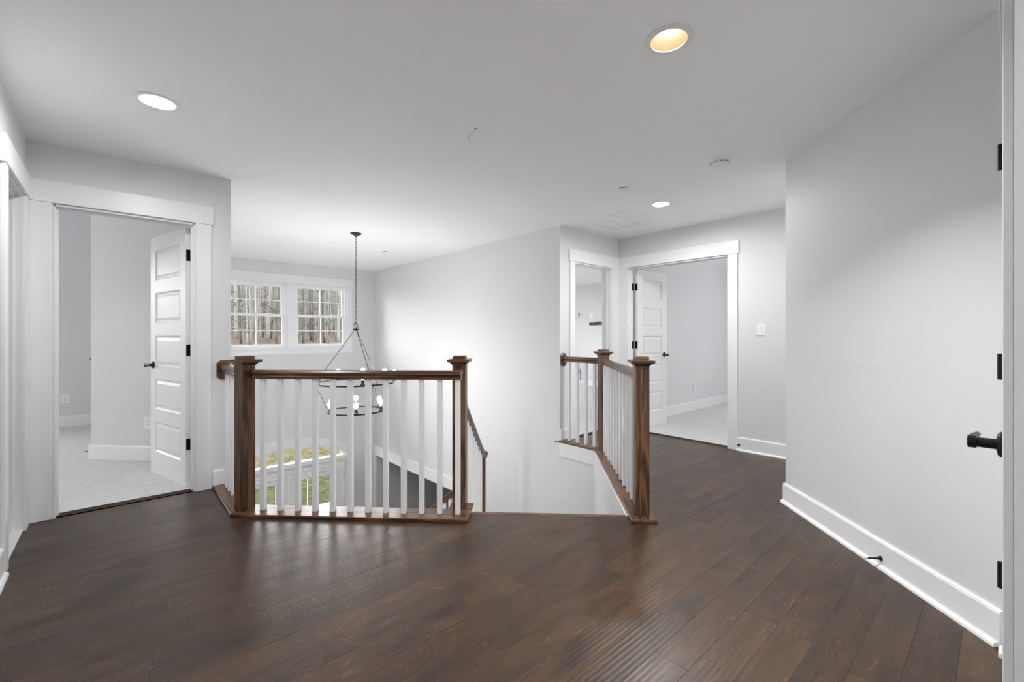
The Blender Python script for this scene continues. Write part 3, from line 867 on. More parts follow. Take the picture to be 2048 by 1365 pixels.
for k in range(24):
    yy = 4.1 + k * 0.117; zt = Z0 + (yy - Y0) * (Z1 - Z0) / (Y1 - Y0) + 0.012
    base = LZ if yy < 4.2 else LZ - (int((yy - 4.2) / 0.265) + 1) * 0.184
    baluster(sr2, 2.82, yy, 0, round(base, 4), round(zt, 3))
T = TR(2.82, 3.97, 0, 0); MB().box(-NS, NS, -NS, NS, LZ, Z0 + 0.22, 0.002).build('newel_post', 'oak_z', sr2, T=T)
T = TR(2.82, 6.95, 0, 0); MB().box(-NS, NS, -NS, NS, LOW, Z1 + 0.2, 0.002).build('newel_post', 'oak_z', sr2, T=T)

# cased opening of the lower room
trim_n[0] += 1
tr = tag(empty('trim_%d' % trim_n[0], (XS, 6.6, LOW)), 'white casing of the lower cased opening seen between the balusters', 'door trim', kind='structure')
MB().box(XS - 0.022, XS, 5.03, YW - 0.005, -1.095, -0.92, 0.002).build('casing_head', 'trim', tr)
MB().box(XS - 0.018, XS, 8.045, YW - 0.01, LOW, -1.095, 0.002).build('casing_leg', 'trim', tr)
MB().box(XS - 0.018, XS, 5.05, 5.15, LOW, -1.095, 0.002).build('casing_leg', 'trim', tr)

# ------------------------------------------------------------------ foyer windows
for wi, (xa, xb) in enumerate(WINS):
    e = tag(empty('window_%d' % (wi + 1), ((xa + xb) / 2, YW, WZ[0])), ('left' if wi == 0 else 'right') + ' double-hung white grid window of the foyer pair', 'window', kind='structure')
    z0, z1 = WZ
    fr = MB(); fr.bm = cells([xa, xa + 0.03, xb - 0.03, xb], [z0, z0 + 0.022, z1 - 0.03, z1], lambda i, j: not (i == 1 and j == 1), 0.03, 0.13, TR(0, YW, 0))
    fr.build('window_frame', 'vinyl', e)
    zm = 1.548
    for nm, za, zb, ty in (('lower_sash', z0 + 0.022, zm + 0.012, 0.045), ('upper_sash', zm - 0.012, z1 - 0.03, 0.085)):
        x0, x1 = xa + 0.03, xb - 0.03; s = 0.042
        sb = MB(); sb.bm = cells([x0, x0 + s, x1 - s, x1], [za, za + 0.035, zb - 0.035, zb], lambda i, j: not (i == 1 and j == 1), ty, ty + 0.034, TR(0, YW, 0))
        so = sb.build(nm, 'vinyl', e)
        xm, zc = (x0 + x1) / 2, (za + zb) / 2
        MB().box(xm - 0.009, xm + 0.009, YW + ty + 0.010, YW + ty + 0.024, za + 0.033, zb - 0.033).build('muntin', 'vinyl', so)
        for a, b2 in ((x0 + s - 0.002, xm - 0.009), (xm + 0.009, x1 - s + 0.002)):
            MB().box(a, b2, YW + ty + 0.010, YW + ty + 0.024, zc - 0.009, zc + 0.009).build('muntin', 'vinyl', so)
        for a, b2 in ((x0 + s, xm), (xm, x1 - s)):
            for c, d in ((za + 0.035, zc), (zc, zb - 0.035)):
                MB().box(a, b2, YW + ty + 0.015, YW + ty + 0.019, c, d).build('pane', 'glass', so)
    for xx in (xa + 0.25, xb - 0.25): MB().box(xx - 0.03, xx + 0.03, YW + 0.05, YW + 0.075, zm + 0.012, zm + 0.024, 0.003).build('sash_lock', 'vinyl', e)
trim_n[0] += 1
tr = tag(empty('trim_%d' % trim_n[0], (2.2, YW, 0.9)), 'wide white casing and sill around the foyer windows', 'window trim', kind='structure')
F0 = YW - 0.020
MB().box(1.13, 3.275, YW - 0.026, YW, WZ[1] + 0.004, 2.245, 0.002).build('casing_head', 'trim', tr)
for a, b2 in ((1.142, WINS[0][0]), (WINS[0][1], WINS[1][0]), (WINS[1][1], 3.263)): MB().box(a, b2, F0, YW, WZ[0] - 0.006, WZ[1] + 0.004, 0.002).build('casing_leg', 'trim', tr)
MB().box(1.12, 3.285, YW - 0.045, YW + 0.03, WZ[0] - 0.028, WZ[0] - 0.004, 0.003).build('sill', 'trim', tr)
MB().box(1.142, 3.263, F0, YW, 0.885, WZ[0] - 0.028, 0.002).build('apron', 'trim', tr)

# ------------------------------------------------------------------ arched front entry
XM = (DX0 + DX1) / 2; HW = (DX1 - DX0) / 2


def arch(hw, rise, z, n=28): return [(XM + hw * math.cos(math.pi * i / n), z + rise * math.sin(math.pi * i / n)) for i in range(n + 1)]


def ring_slab(outer, inner, y0, y1):
    b = bmesh.new(); A = [[b.verts.new((x, yy, z)) for x, z in P] for yy in (y0, y1) for P in (outer, inner)]
    o0, i0, o1, i1 = A
    for k in range(len(outer) - 1):
        b.faces.new((o0[k], o0[k + 1], i0[k + 1], i0[k])); b.faces.new((o1[k], i1[k], i1[k + 1], o1[k + 1]))
        b.faces.new((o0[k], o1[k], o1[k + 1], o0[k + 1])); b.faces.new((i0[k], i0[k + 1], i1[k + 1], i1[k]))
    for k in (0, -1): b.faces.new((o0[k], i0[k], i1[k], o1[k]))
    bmesh.ops.recalc_face_normals(b, faces=b.faces); return b


ent = tag(empty('door_4', (XM, YW, LOW)), 'white double entry door with glass lites under an arched transom', 'front door', kind='structure')
RISE_A = DTOP - DSPR
inner = arch(HW, RISE_A, DSPR)
# spandrel that turns the square wall opening into an arch
sq = [(min(max(x, DX0), DX1), -0.56) for x, z in inner]; sq[0] = (DX1, DSPR); sq[-1] = (DX0, DSPR)
sq = [(XM + (HW) * max(-1, min(1, 1.3 * math.cos(math.pi * i / 28))), -0.56) for i in range(29)]
m = MB(); m.bm = ring_slab(sq, inner, YW - 0.0, YW + 0.17); m.build('arch_spandrel', 'wall', ent)
m = MB(); m.bm = ring_slab(arch(HW + 0.15, RISE_A + 0.155, DSPR), arch(HW + 0.002, RISE_A - 0.004, DSPR), YW - 0.02, YW); m.build('arch_casing', 'trim', ent)
for a, b2 in ((DX0 - 0.15, DX0), (DX1, DX1 + 0.15)): MB().box(a, b2, YW - 0.02, YW, LOW, DSPR, 0.002).build('casing_leg', 'trim', ent)
m = MB(); m.bm = ring_slab(arch(HW - 0.001, RISE_A - 0.002, DSPR), arch(HW - 0.035, RISE_A - 0.03, DSPR), YW + 0.05, YW + 0.13); m.build('transom_frame', 'vinyl', ent)
b = bmesh.new(); pts = arch(HW - 0.033, RISE_A - 0.028, DSPR)
for yy in (YW + 0.088, YW + 0.093): b.faces.new([b.verts.new((x, yy, z)) for x, z in pts])
m = MB(); m.bm = b; m.build('transom_pane', 'glass', ent)
MB().box(DX0, DX1, YW + 0.02, YW + 0.14, DSPR - 0.075, DSPR + 0.012, 0.004).build('transom_bar', 'trim', ent)
MB().box(DX0, DX1, YW + 0.012, YW + 0.03, DSPR - 0.05, DSPR - 0.035, 0.002).build('transom_moulding', 'trim', ent)
for a, b2 in ((DX0, DX0 + 0.0185), (DX1 - 0.0185, DX1)): MB().box(a, b2, YW + 0.03, YW + 0.14, LOW, DSPR - 0.07).build('jamb', 'trim', ent)
for sgn in (-1, 1):
    x0, x1 = (DX0 + 0.02, XM - 0.003) if sgn < 0 else (XM + 0.003, DX1 - 0.02)
    g0, g1 = x0 + 0.19, x1 - 0.19
    ztop = DSPR - 0.078; gz1 = -1.315; gz0 = LOW + 0.75
    d_ = MB(); d_.bm = cells([x0, g0, g1, x1], [LOW + 0.01, gz0, gz1, ztop], lambda i, j: not (i == 1 and j == 1), 0.06, 0.105, TR(0, YW, 0))
    lf = d_.build('entry_leaf', 'door', ent)
    fr = MB(); fr.bm = cells([g0 - 0.03, g0 + 0.012, g1 - 0.012, g1 + 0.03], [gz0 - 0.03, gz0 + 0.012, gz1 - 0.012, gz1 + 0.03], lambda i, j: not (i == 1 and j == 1), 0.045, 0.07, TR(0, YW, 0)); fr.build('lite_frame', 'door', lf)
    MB().box(g0, g1, YW + 0.08, YW + 0.085, gz0, gz1).build('pane', 'glass', lf)
    MB().box((g0 * 0.78 + g1 * 0.22) - 0.006, (g0 * 0.78 + g1 * 0.22) + 0.006, YW + 0.075, YW + 0.09, gz0, gz1).build('muntin', 'vinyl', lf)
    MB().box(g0 - 0.05, g1 + 0.05, YW + 0.045, YW + 0.062, gz1 + 0.055, gz1 + 0.075, 0.003).build('moulding', 'door', lf)
    MB().box(x0 + 0.01, x1 - 0.01, YW + 0.05, YW + 0.062, gz1 + 0.125, gz1 + 0.14, 0.003).build('moulding', 'door', lf)
    hx = x1 + 0.004 if sgn > 0 else x0 - 0.004
    for hz in (-1.36, -2.1, -2.85): MB().box(hx - 0.009, hx + 0.009, YW + 0.045, YW + 0.062, hz - 0.06, hz + 0.06).build('hinge', 'black', lf)

# ------------------------------------------------------------------ windows added out of view to let daylight into the rooms


def added_window(n, label, o, d, u0, u1, z0, z1, t=0.12):
    e = tag(empty('window_%d' % n, (o[0] + d[0] * u0, o[1] + d[1] * u0, z0)), label, 'window', kind='structure')
    m = MB(); um = (z0 + z1) / 2
    m.bm = cells([u0, u0 + 0.05, (u0 + u1) / 2 - 0.02, (u0 + u1) / 2 + 0.02, u1 - 0.05, u1], [z0, z0 + 0.05, um - 0.02, um + 0.02, z1 - 0.05, z1], lambda i, j: not (i in (1, 3) and j in (1, 3)), 0.06, t, frame(o, d)); m.build('window_frame', 'vinyl', e)


added_window(3, 'added side passage window out of view', (3.43, -2.12), (1, 0), 0.55, 1.05, 0.9, 2.1, 0.02)
added_window(4, 'added bedroom front window out of view', (X0W, YW), (1, 0), -2.40 - X0W, -1.50 - X0W, 0.85, 2.35, 0.16)
added_window(7, 'narrow added bedroom side window out of view', (-2.83, YA), (0, 1), 1.08, 1.68, 0.85, 2.15)
added_window(5, 'added bonus room window out of view', (X0W, YW), (1, 0), 4.0 - X0W, 6.6 - X0W, 0.75, 2.25, 0.16)
added_window(6, 'added double door room window out of view', (9.12, -1.2), (0, 1), 1.7, 2.7, 0.85, 2.15, 0.02)

# ------------------------------------------------------------------ ceiling fittings


def downlight(x, y, label, deep, power):
    e = tag(empty('recessed_light', (x, y, CEIL)), label, 'light', 'recessed ceiling lights')
    T = TR(x, y, CEIL)
    m = MB(); m.lathe([(0.074, -0.003), (0.080, -0.005), (0.097, -0.004), (0.099, 0.0), (0.076, 0.0), (0.074, -0.003)], 40, T, cap=False); m.build('trim_ring', 'plastic', e, smooth=True)
    if deep:
        m = MB(); m.lathe([(0.0755, -0.001), (0.072, 0.02), (0.064, 0.075), (0.045, 0.085)], 40, T, cap=False); m.build('baffle', 'cream', e, smooth=True)
        m = MB(); m.lathe([(0.0, 0.030), (0.030, 0.032), (0.044, 0.040), (0.046, 0.052), (0.036, 0.085)], 32, T, cap=False); m.build('lamp', 'lamp', e, smooth=True)
        zl = CEIL + 0.024; rad = 0.042
    else:
        m = MB(); m.lathe([(0.0, 0.006), (0.045, 0.0065), (0.0755, 0.010), (0.0755, 0.03)], 40, T, cap=False); m.build('lens', 'lens', e, smooth=True)
        zl = CEIL + 0.004; rad = 0.07
    l = bpy.data.lights.new('recessed_lamp', 'AREA'); l.shape = 'DISK'; l.size = rad * 2; l.energy = power; l.color = (0.985, 0.99, 1.0)
    if deep: l.spread = math.radians(118)
    lo = bpy.data.objects.new('recessed_lamp', l); COL.objects.link(lo); lo.location = (x, y, zl); adopt(lo, e)
    return e


downlight(*LIGHTS[0], 'glowing white recessed ceiling light near the bedroom wall', False, CAN_W[0])
downlight(*LIGHTS[1], 'recessed ceiling light with cream baffle at the top right', True, CAN_W[1])
downlight(*LIGHTS[2], 'glowing white recessed ceiling light beside the ceiling vent', False, CAN_W[2])
downlight(*LIGHTS[3], 'added unseen ceiling light in the hall behind the viewer', False, CAN_W[3])  # unseen lamp added to brighten the near floor, walls and ceiling
downlight(*LIGHTS[4], 'added unseen ceiling light in the side passage behind the angled wall', False, CAN_W[4])  # unseen lamp added to brighten the passage side

# smoke detector
e = tag(empty('smoke_detector', (3.195, 1.360, CEIL)), 'round white smoke detector on the ceiling', 'smoke detector')
T = Matrix.Translation((3.195, 1.360, CEIL)) @ Matrix.Rotation(math.pi, 4, 'X')
MB().lathe([(0.068, 0), (0.068, 0.008), (0.062, 0.012)], 36, T).build('base', 'plastic', e, smooth=False)
MB().lathe([(0.060, 0.012), (0.062, 0.028), (0.056, 0.036), (0.040, 0.040), (0.022, 0.041), (0.020, 0.045), (0.0, 0.046)], 36, T, cap=False).build('body', 'plastic', e, smooth=True)
for k in range(10):
    a = 2 * math.pi * k / 10
    MB().box(0.0605, 0.0635, -0.012, 0.012, 0.018, 0.021, 0, T @ Matrix.Rotation(a, 4, 'Z')).build('slot', 'slot', e)
# concealed sprinkler plates
for x, y, lb_ in ((3.180, 2.155, 'round white sprinkler cover plate near the ceiling vent'), (2.925, 6.095, 'round white sprinkler cover plate behind the chandelier')):
    e = tag(empty('sprinkler_cover', (x, y, CEIL)), lb_, 'sprinkler cover', 'sprinkler covers')
    MB().lathe([(0.0, 0.012), (0.035, 0.012), (0.041, 0.010), (0.041, 0.007), (0.0, 0.007)], 28, TR(x, y, CEIL - 0.019), cap=False).build('plate', 'plastic', e)
    MB().lathe([(0.026, 0), (0.026, 0.009)], 24, TR(x, y, CEIL - 0.009)).build('cup', 'slot', e)
# return air grille
vx0, vx1, vy0, vy1 = 3.742, 4.318, 2.487, 3.057
e = tag(empty('return_vent', ((vx0 + vx1) / 2, (vy0 + vy1) / 2, CEIL)), 'square white return air grille on the ceiling', 'vent')
b = bmesh.new(); z0 = CEIL - 0.014
m = MB()
for (a, b2, c, d) in ((vx0, vx1, vy0, vy0 + 0.035), (vx0, vx1, vy1 - 0.035, vy1), (vx0, vx0 + 0.035, vy0 + 0.035, vy1 - 0.035), (vx1 - 0.035, vx1, vy0 + 0.035, vy1 - 0.035)):
    m.box(a, b2, c, d, z0, CEIL, 0.002)
m.build('grille_frame', 'plastic', e)
for k in (1, 2):
    yy = vy0 + 0.035 + k * (vy1 - vy0 - 0.07) / 3; MB().box(vx0 + 0.035, vx1 - 0.035, yy - 0.006, yy + 0.006, z0 + 0.001, CEIL, 0.001).build('divider', 'plastic', e)
lv = MB().box(-0.009, 0.009, vy0 + 0.035, vy1 - 0.035, -0.0008, 0.0008).build('louver', 'plastic', e, T=Matrix.Translation((vx0 + 0.045, 0, CEIL - 0.005)) @ Matrix.Rotation(math.radians(22), 4, 'Y'))
for k in range(1, 31):
    inst(lv, 'louver', Matrix.Translation((vx0 + 0.045 + k * (vx1 - vx0 - 0.09) / 30, 0, CEIL - 0.005)) @ Matrix.Rotation(math.radians(22), 4, 'Y'), e)
# bare wire where a fixture is missing
e = tag(empty('ceiling_wire', (1.603, 2.126, CEIL)), 'bent white wire hanging from a small hole in the ceiling', 'wire')
wx, wy = 1.603, 2.126
MB().lathe([(0.006, 0), (0.006, 0.003)], 10, TR(wx, wy, CEIL - 0.003)).build('hole', 'slot', e)
MB().tube([(wx, wy, CEIL), (wx - 0.010, wy + 0.008, CEIL - 0.022), (wx - 0.018, wy + 0.014, CEIL - 0.030), (wx - 0.026, wy + 0.020, CEIL - 0.032), (wx - 0.032, wy + 0.026, CEIL - 0.045), (wx - 0.030, wy + 0.026, CEIL - 0.072)], 0.0013, 6).build('wire', 'nickel', e)

# ------------------------------------------------------------------ chandelier
CX, CY = 2.150, 5.256
ch = tag(empty('chandelier', (CX, CY, CEIL)), 'two-tier dark metal ring chandelier with glowing bulbs above the stairwell', 'chandelier')
MB().lathe([(0.0, 0.0), (0.065, 0.0), (0.066, -0.006), (0.050, -0.016), (0.016, -0.030), (0.008, -0.044), (0.0, -0.045)], 28, TR(CX, CY, CEIL), cap=False).build('canopy', 'bronze', ch, smooth=True)
ZH = 1.277
zc = CEIL - 0.040; k = 0; link = None
chn = None
while zc > ZH + 0.075:
    T = Matrix.Translation((CX, CY, zc - 0.019)) @ Matrix.Rotation(math.pi / 2 * (k % 2) + 0.5, 4, 'Z')
    if link is None:
        link = MB().tube([(0.0075 * math.cos(t), 0, 0.019 * math.sin(t)) for t in [2 * math.pi * i / 12 for i in range(12)]], 0.0022, 6, closed=True).build('chain_link', 'bronze', ch, T=T)
    else: inst(link, 'chain_link', T, ch)
    zc -= 0.0325; k += 1
MB().tube([(CX + 0.024 * math.cos(t), CY - 0.024 * math.sin(t), ZH + 0.045 + 0.030 * math.sin(t + 1e-3) * 0 + 0.030 * math.cos(t + math.pi / 2)) for t in [2 * math.pi * i / 18 for i in range(18)]], 0.0032, 8, closed=True).build('hang_ring', 'bronze', ch, smooth=True)
MB().lathe([(0.0, 0.016), (0.010, 0.014), (0.010, 0.004), (0.038, 0.004), (0.038, -0.010), (0.014, -0.010), (0.014, -0.022), (0.0, -0.022)], 20, TR(CX, CY, ZH), cap=False).build('hub', 'bronze', ch)
ZU, ZL_, RU, RL = 0.628, 0.285, 0.452, 0.322


def band(r, z): return MB().lathe([(r - 0.003, -0.009), (r + 0.003, -0.009), (r + 0.003, 0.009), (r - 0.003, 0.009), (r - 0.003, -0.009)], 64, TR(CX, CY, z), cap=False)


band(RU, ZU).build('ring', 'bronze', ch); band(RL, ZL_).build('ring', 'bronze', ch)
VIEW = math.atan2(CY, CX)            # direction from the landing to the chandelier
for k, a in enumerate((24, 144, 264)):
    an = VIEW + math.pi + math.radians(a)       # angle measured from the side facing the landing
    ca, sa = math.cos(an), math.sin(an)
    MB().tube([(CX + 0.028 * ca, CY + 0.028 * sa, ZH - 0.004), (CX + 0.030 * ca, CY + 0.030 * sa, ZH - 0.035), (CX + RU * ca, CY + RU * sa, ZU + 0.012)], 0.0035, 6).build('rod', 'bronze', ch)
    MB().tube([(CX + RU * ca, CY + RU * sa, ZU + 0.02), (CX + RU * ca, CY + RU * sa, ZU - 0.02)], 0.0075, 8).build('rod_clamp', 'bronze', ch)
    MB().tube([(CX + RU * ca, CY + RU * sa, ZU - 0.01), (CX + RL * ca, CY + RL * sa, ZL_ + 0.01)], 0.003, 6).build('lower_rod', 'bronze', ch)
sock = bulb = None
BULBS = []
for (r, z, off, cnt) in ((RU, ZU, 9, 9), (RL, ZL_, 0, 6)):
    for k in range(cnt):
        an = VIEW + math.pi + math.radians(off + 360 / cnt * k); x, y = CX + r * math.cos(an), CY + r * math.sin(an)
        T = TR(x, y, z)
        if sock is None:
            sock = MB().lathe([(0.0, -0.012), (0.005, -0.012), (0.006, 0.002), (0.022, 0.010), (0.027, 0.022), (0.024, 0.024), (0.017, 0.026), (0.017, 0.066), (0.013, 0.068), (0.0, 0.068)], 16, cap=False).build('socket', 'bronze', ch, T=T)
            bulb = MB().lathe([(0.011, 0.066), (0.013, 0.076), (0.027, 0.098), (0.031, 0.113), (0.027, 0.129), (0.014, 0.141), (0.0, 0.144)], 18, cap=False).build('bulb', 'bulb', ch, smooth=True, T=T)
        else: inst(sock, 'socket', T, ch); inst(bulb, 'bulb', T, ch)
        BULBS.append((x, y, z + 0.113))
for x, y, z in BULBS:
    l = bpy.data.lights.new('bulb_glow', 'POINT'); l.energy = BULB_W; l.shadow_soft_size = 0.033; l.color = (0.985, 0.99, 1.0)
    lo = bpy.data.objects.new('bulb_glow', l); COL.objects.link(lo); lo.location = (x, y, z); adopt(lo, ch)


# ------------------------------------------------------------------ switch, outlets, door stops
def plate(name, label, cat, T, w_, h_, kind, group=None):
    """local x along the wall, y out of it"""
    e = tag(empty(name, T.translation), label, cat, group)
    MB().box(-w_ / 2, w_ / 2, 0, 0.006, -h_ / 2, h_ / 2, 0.0025).build('cover_plate', 'plastic', e, T=T)
    if kind == 'switch':
        MB().box(-0.0165, 0.0165, 0.005, 0.0085, -0.0335, 0.0335, 0.001).build('rocker_frame', 'plastic', e, T=T)
        MB().prism([(-0.032, 0.008), (0.032, 0.008), (0.032, 0.013), (0, 0.0095)], -0.0145, 0.0145, Matrix(((0, 0, 1, 0), (0, 1, 0, 0), (1, 0, 0, 0), (0, 0, 0, 1)))).build('rocker', 'plastic', e, T=T)
        for z in (-0.048, 0.048): MB().lathe([(0.003, 0.005), (0.003, 0.0068)], 8, Matrix.Translation((0, 0, z)) @ Matrix.Rotation(-math.pi / 2, 4, 'X')).build('screw', 'plastic', e, T=T)
    elif kind == 'outlet':
        for z in (-0.0195, 0.0195):
            r = MB().lathe([(0.0165, 0.005), (0.0165, 0.0085)], 16, Matrix.Translation((0, 0, z)) @ Matrix.Rotation(-math.pi / 2, 4, 'X')).build('receptacle', 'plastic', e, T=T)
            for dx in (-0.0065, 0.0065): MB().box(dx - 0.0012, dx + 0.0012, 0.0080, 0.0089, z - 0.001, z + 0.008).build('slot', 'slot', r, T=T)
            MB().box(-0.0022, 0.0022, 0.0080, 0.0089, z - 0.010, z - 0.006).build('slot', 'slot', r, T=T)
    return e


def wallT(x, y, z, nx, ny): return TR(x, y, z, math.atan2(ny, nx) - math.pi / 2)


plate('light_switch', 'white rocker light switch on the wall beside the double doorway', 'switch', wallT(XC, 1.640, 1.255, -1, 0), 0.080, 0.122, 'switch')
plate('outlet', 'white outlet on the far bedroom wall', 'outlet', wallT(-0.522, YW, 0.374, 0, -1), 0.088, 0.118, 'outlet', 'wall outlets')
plate('outlet', 'white outlet on the angled bedroom wall partly behind the door', 'outlet', wallT(0.213, 5.421, 0.367, -0.716, -0.698), 0.080, 0.120, 'outlet', 'wall outlets')
plate('outlet', 'white outlet on the bright wall behind the double doorway', 'outlet', wallT(6.897, YB, 0.36, 0, -1), 0.075, 0.118, 'outlet', 'wall outlets')
plate('outlet', 'white outlet high on the wall above the black bracket', 'outlet', wallT(8.40, 6.572, 1.68, -1, 0), 0.085, 0.12, 'outlet', 'wall outlets')


def door_stop(label, x, y, z, n, ln=0.078, r=1.0):
    e = tag(empty('door_stop', (x, y, z)), label, 'door stop', 'black door stops')
    T = wallT(x, y, z, *n) @ Matrix.Rotation(-math.pi / 2, 4, 'X')
    MB().lathe([(0.0, 0), (0.0125 * r, 0), (0.0125 * r, 0.003), (0.0085 * r, 0.008), (0.0052 * r, 0.018), (0.0046 * r, ln - 0.010), (0.0, ln - 0.010)], 14, T, cap=False).build('rod', 'black', e, smooth=True)
    MB().lathe([(0.0, ln - 0.010), (0.0055, ln - 0.010), (0.0055, ln - 0.002), (0.003, ln), (0.0, ln)], 12, T, cap=False).build('tip', 'rubber', e)


door_stop('black door stop on the baseboard of the large angled wall', 2.906, 0.426, 0.052, (-R2, R2))
door_stop('black door stop at the foot of the double doorway casing', XC - 0.015, 1.847, 0.060, (-1, 0), 0.07)
door_stop('black door stop on the baseboard corner in the bedroom', -0.188, 5.874, 0.075, (-R2, R2), 0.085)
# knob of the bedroom closet door peeking past the angled wall
kx, ky = -0.150, 5.891
e = tag(empty('closet_knob', (kx, ky, 0.965)), 'black knob peeking past the corner of the angled bedroom wall', 'door knob')
T = wallT(kx, ky, 0.965, -R2, R2) @ Matrix.Rotation(-math.pi / 2, 4, 'X')
MB().lathe([(0.0, 0), (0.030, 0), (0.030, 0.006), (0.011, 0.010), (0.010, 0.035)], 16, T, cap=False).build('rosette', 'black', e)
MB().lathe([(0.010, 0.034), (0.022, 0.040), (0.026, 0.052), (0.020, 0.063), (0.0, 0.066)], 16, T, cap=False).build('knob', 'black', e, smooth=True)
# things on the far wall of the bonus room
e = tag(empty('wall_bracket', (8.4, 6.40, 1.5)), 'black notched mounting rail on the wall behind the narrow doorway', 'bracket')
MB().box(8.372, 8.40, 6.02, 6.625, 1.468, 1.515, 0.002).build('rail', 'black', e)
for k in range(9): MB().box(8.376, 8.396, 6.05 + k * 0.066, 6.08 + k * 0.066, 1.448, 1.468).build('tooth', 'black', e)
MB().box(8.365, 8.39, 6.30, 6.46, 1.515, 1.535, 0.002).build('clip', 'black', e)
e = tag(empty('cable_stub', (8.4, 6.91, 1.69)), 'short black cable poking from a wall hole left of the high outlet', 'cable')
MB().lathe([(0.045, 0), (0.045, 0.004), (0.02, 0.006)], 16, wallT(8.4, 6.91, 1.69, -1, 0) @ Matrix.Rotation(-math.pi / 2, 4, 'X')).build('hole_ring', 'plastic', e)
MB().tube([(8.39, 6.93, 1.73), (8.355, 6.925, 1.735), (8.33, 6.90, 1.71), (8.325, 6.885, 1.665), (8.33, 6.885, 1.65)], 0.011, 8).build('cable', 'black', e)
e = tag(empty('loose_cable', (8.4, 6.90, 0.3)), 'thin black cable hanging low on the wall between the balusters', 'cable')
MB().tube([(8.395, 6.98, 0.36), (8.36, 6.94, 0.40), (8.34, 6.90, 0.42), (8.35, 6.88, 0.36), (8.35, 6.865, 0.26), (8.36, 6.87, 0.17)], 0.008, 6).build('cable', 'black', e)
MB().lathe([(0.014, 0), (0.014, 0.04)], 8, TR(8.36, 6.87, 0.135)).build('plug', 'black', e)

# ------------------------------------------------------------------ outdoors


def gz(x, y):
    t = max(0.0, min(1.0, (y - 24) / 18.0)); s = t * t * (3 - 2 * t)
    z = -3.35 + 3.55 * s
    if y > 42: z += (y - 42) * 0.085
    if y > 66: z += (y - 66) * 0.22
    return z + 0.10 * math.sin(x * 0.35 + y * 0.2) * (0.2 + s)


b = bmesh.new(); NXg, NYg = 30, 56; V = []
for j in range(NYg + 1):
    yy = 8.36 + (125 - 8.36) * (j / NYg) ** 1.6
    V.append([b.verts.new((-40 + 120 * i / NXg, yy, gz(-40 + 120 * i / NXg, yy))) for i in range(NXg + 1)])
for j in range(NYg):
    for i in range(NXg): b.faces.new((V[j][i], V[j][i + 1], V[j + 1][i + 1], V[j + 1][i]))
m = MB(); m.bm = b; g = m.build('ground', 'lawn', smooth=True); tag(g, 'lawn turning to leaf-covered wooded slope outside the windows', 'ground', kind='structure')
pv = tag(empty('walkway', (4.2, 11, -3.3)), 'pale concrete walkway slabs outside the front door', 'walkway', kind='structure')
for k in range(4): MB().box(3.78, 5.1, 8.5 + k * 0.9, 9.385 + k * 0.9, -3.42, -3.25, 0.01).build('slab', 'concrete', pv)
tag(MB().tube([(1.0, 12.4, -3.30), (2.2, 12.6, -3.29), (3.3, 12.5, -3.29), (4.6, 13.2, -3.29), (6.5, 13.3, -3.29)], 0.012, 8).build('garden_edging', 'bark2'), 'thin grey edging line curving through the lawn', 'edging')
fe = tag(empty('silt_fence', (14, 42, 0.1)), 'low black silt fence along the edge of the woods', 'fence')
px_ = [(-4 + k * 2.0, 41.0 + 0.7 * math.sin(k * 0.5)) for k in range(17)]
for (xa, ya), (xb, yb) in zip(px_, px_[1:]):
    d = (xb - xa, yb - ya); T = frame((xa, ya), d); l_ = math.hypot(*d)
    zz = min(gz(xa, ya), gz(xb, yb)); MB().box(0, l_, -0.012, 0.012, zz - 0.2, zz + 0.52, 0, T).build('fabric_panel', 'fence', fe)
    MB().box(xa - 0.025, xa + 0.025, ya - 0.06, ya - 0.012, gz(xa, ya) - 0.2, gz(xa, ya) + 0.7).build('stake', 'bark2', fe)


def tree_mesh(x, y, h_, r, rng, nb=14, lean=0.04, mb=None):
    m = mb or MB(); z0 = gz(x, y) - 0.2
    lx, ly = rng.uniform(-lean, lean), rng.uniform(-lean, lean)
    P = lambda t: Vector((x + lx * h_ * t + 0.12 * math.sin(5 * t + x), y + ly * h_ * t, z0 + h_ * t))
    m.tube([P(t) for t in (0, 0.08, 0.2, 0.4, 0.6, 0.8, 1.0)], [r * 1.15, r, r * 0.9, r * 0.72, r * 0.5, r * 0.3, r * 0.1], 7)
    for k in range(nb):
        t = rng.uniform(0.10, 0.95); a = rng.uniform(0, 6.28); p = P(t); l_ = rng.uniform(0.9, 2.8) * (1.15 - t * 0.6)
        d = Vector((math.cos(a), math.sin(a), rng.uniform(0.15, 0.9))); q = p + d * l_ * 0.5 + Vector((0, 0, rng.uniform(-0.1, 0.2))); e_ = q + (d + Vector((rng.uniform(-.5, .5), rng.uniform(-.5, .5), rng.uniform(-.3, .5)))) * l_ * 0.5
        rr = r * 0.30 * (1.1 - t)
        m.tube([p, q, e_], [max(rr, 0.02), max(rr * 0.7, 0.014), 0.008], 4)
    return m


rng = random.Random(5)
DESC = ['slim pale bare tree', 'stout grey bare tree', 'leaning bare sapling', 'tall brownish bare tree']
pos = []
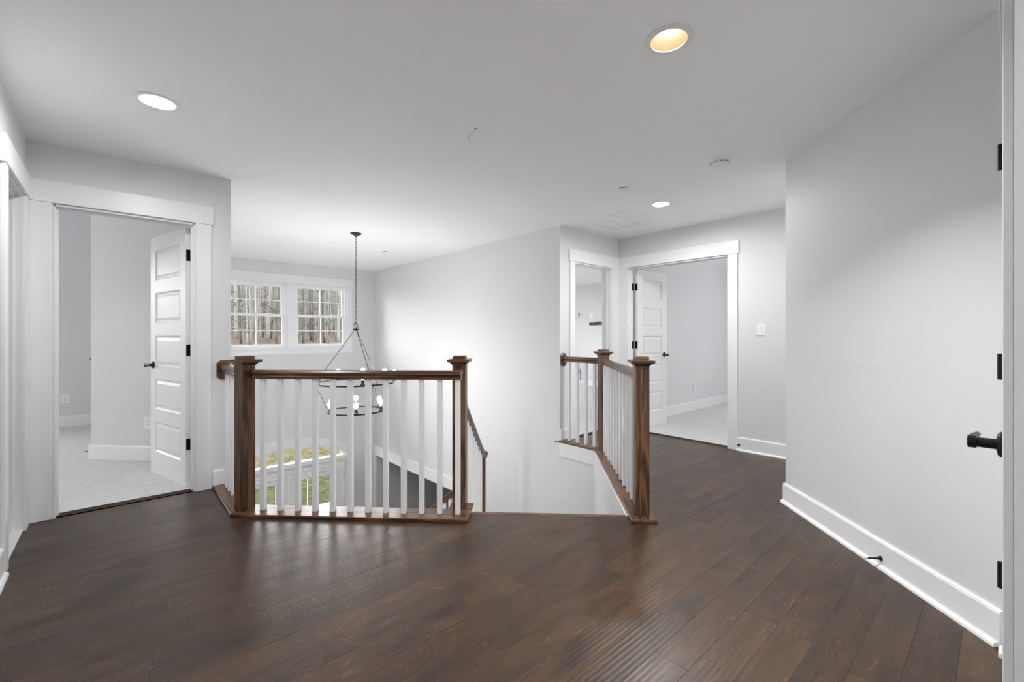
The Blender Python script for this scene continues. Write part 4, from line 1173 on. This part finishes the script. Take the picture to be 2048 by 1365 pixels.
# front rank trees seen through the two windows, left to right
ORD = ['first', 'second', 'third', 'fourth', 'fifth', 'sixth', 'seventh', 'eighth', 'ninth', 'tenth', 'eleventh', 'twelfth', 'thirteenth', 'fourteenth']
for wnd, r0, r1, cnt in (('left', 0.166, 0.256, 14), ('right', 0.280, 0.382, 14)):
    for k in range(cnt):
        ratio = r0 + (r1 - r0) * (k + 0.5) / cnt + rng.uniform(-0.002, 0.002); yy = rng.uniform(42.5, 53)
        kind = rng.choice((0, 0, 0, 2, 2, 3))
        if (wnd, k) in (('left', 0), ('right', 12), ('left', 9)): kind = 1
        r = {0: 0.065, 1: 0.17, 2: 0.045, 3: 0.10}[kind] * rng.uniform(0.85, 1.15)
        o = tree_mesh(ratio * yy, yy, rng.uniform(11, 17), r, rng, 20 if kind != 2 else 12, 0.08 if kind == 2 else 0.02).build('bare_tree', 'bark2' if kind == 3 else 'bark', smooth=True)
        tag(o, '%s, %s from the left seen through the %s foyer window' % (DESC[kind], ORD[k], wnd), 'tree', 'bare trees at the edge of the woods')
# the woods behind, too dense to count
m = MB()
for k in range(230):
    yy = rng.uniform(82, 108); ratio = rng.uniform(0.05, 0.52)
    tree_mesh(ratio * yy, yy, rng.uniform(11, 18), rng.uniform(0.05, 0.14), rng, 8, 0.06, m)
tag(m.build('distant_woods', 'bark'), 'dense grey bare woods filling the view behind the front trees', 'woods', kind='stuff')
verts, faces = [], []
for k in range(24000):
    yy = rng.uniform(57, 79); x = rng.uniform(0.07, 0.50) * yy; z = gz(x, yy) + rng.uniform(0.0, 1.0) ** 1.5 * 10
    l_ = rng.uniform(0.5, 2.6); a = rng.uniform(0, 6.28); el = rng.uniform(-0.2, 1.4); d = Vector((math.cos(a) * math.cos(el), math.sin(a) * math.cos(el), math.sin(el))) * l_
    r = rng.uniform(0.007, 0.022); p = Vector((x, yy, z)); s1 = d.cross(Vector((0.3, 0.2, 1))).normalized() * r; s2 = d.cross(s1).normalized() * r; n_ = len(verts)
    verts += [p + s1, p - s1 + s2, p - s1 - s2, p + d]
    faces += [(n_, n_ + 1, n_ + 3), (n_ + 1, n_ + 2, n_ + 3), (n_ + 2, n_, n_ + 3), (n_, n_ + 2, n_ + 1)]
me = bpy.data.meshes.new('thicket'); me.from_pydata([tuple(v) for v in verts], [], faces); me.materials.append(M['twig'])
o = bpy.data.objects.new('thicket', me); COL.objects.link(o); tag(o, 'tangle of thin grey twigs and brush between the bare trees', 'thicket', kind='stuff')
print('objects', len(bpy.data.objects))
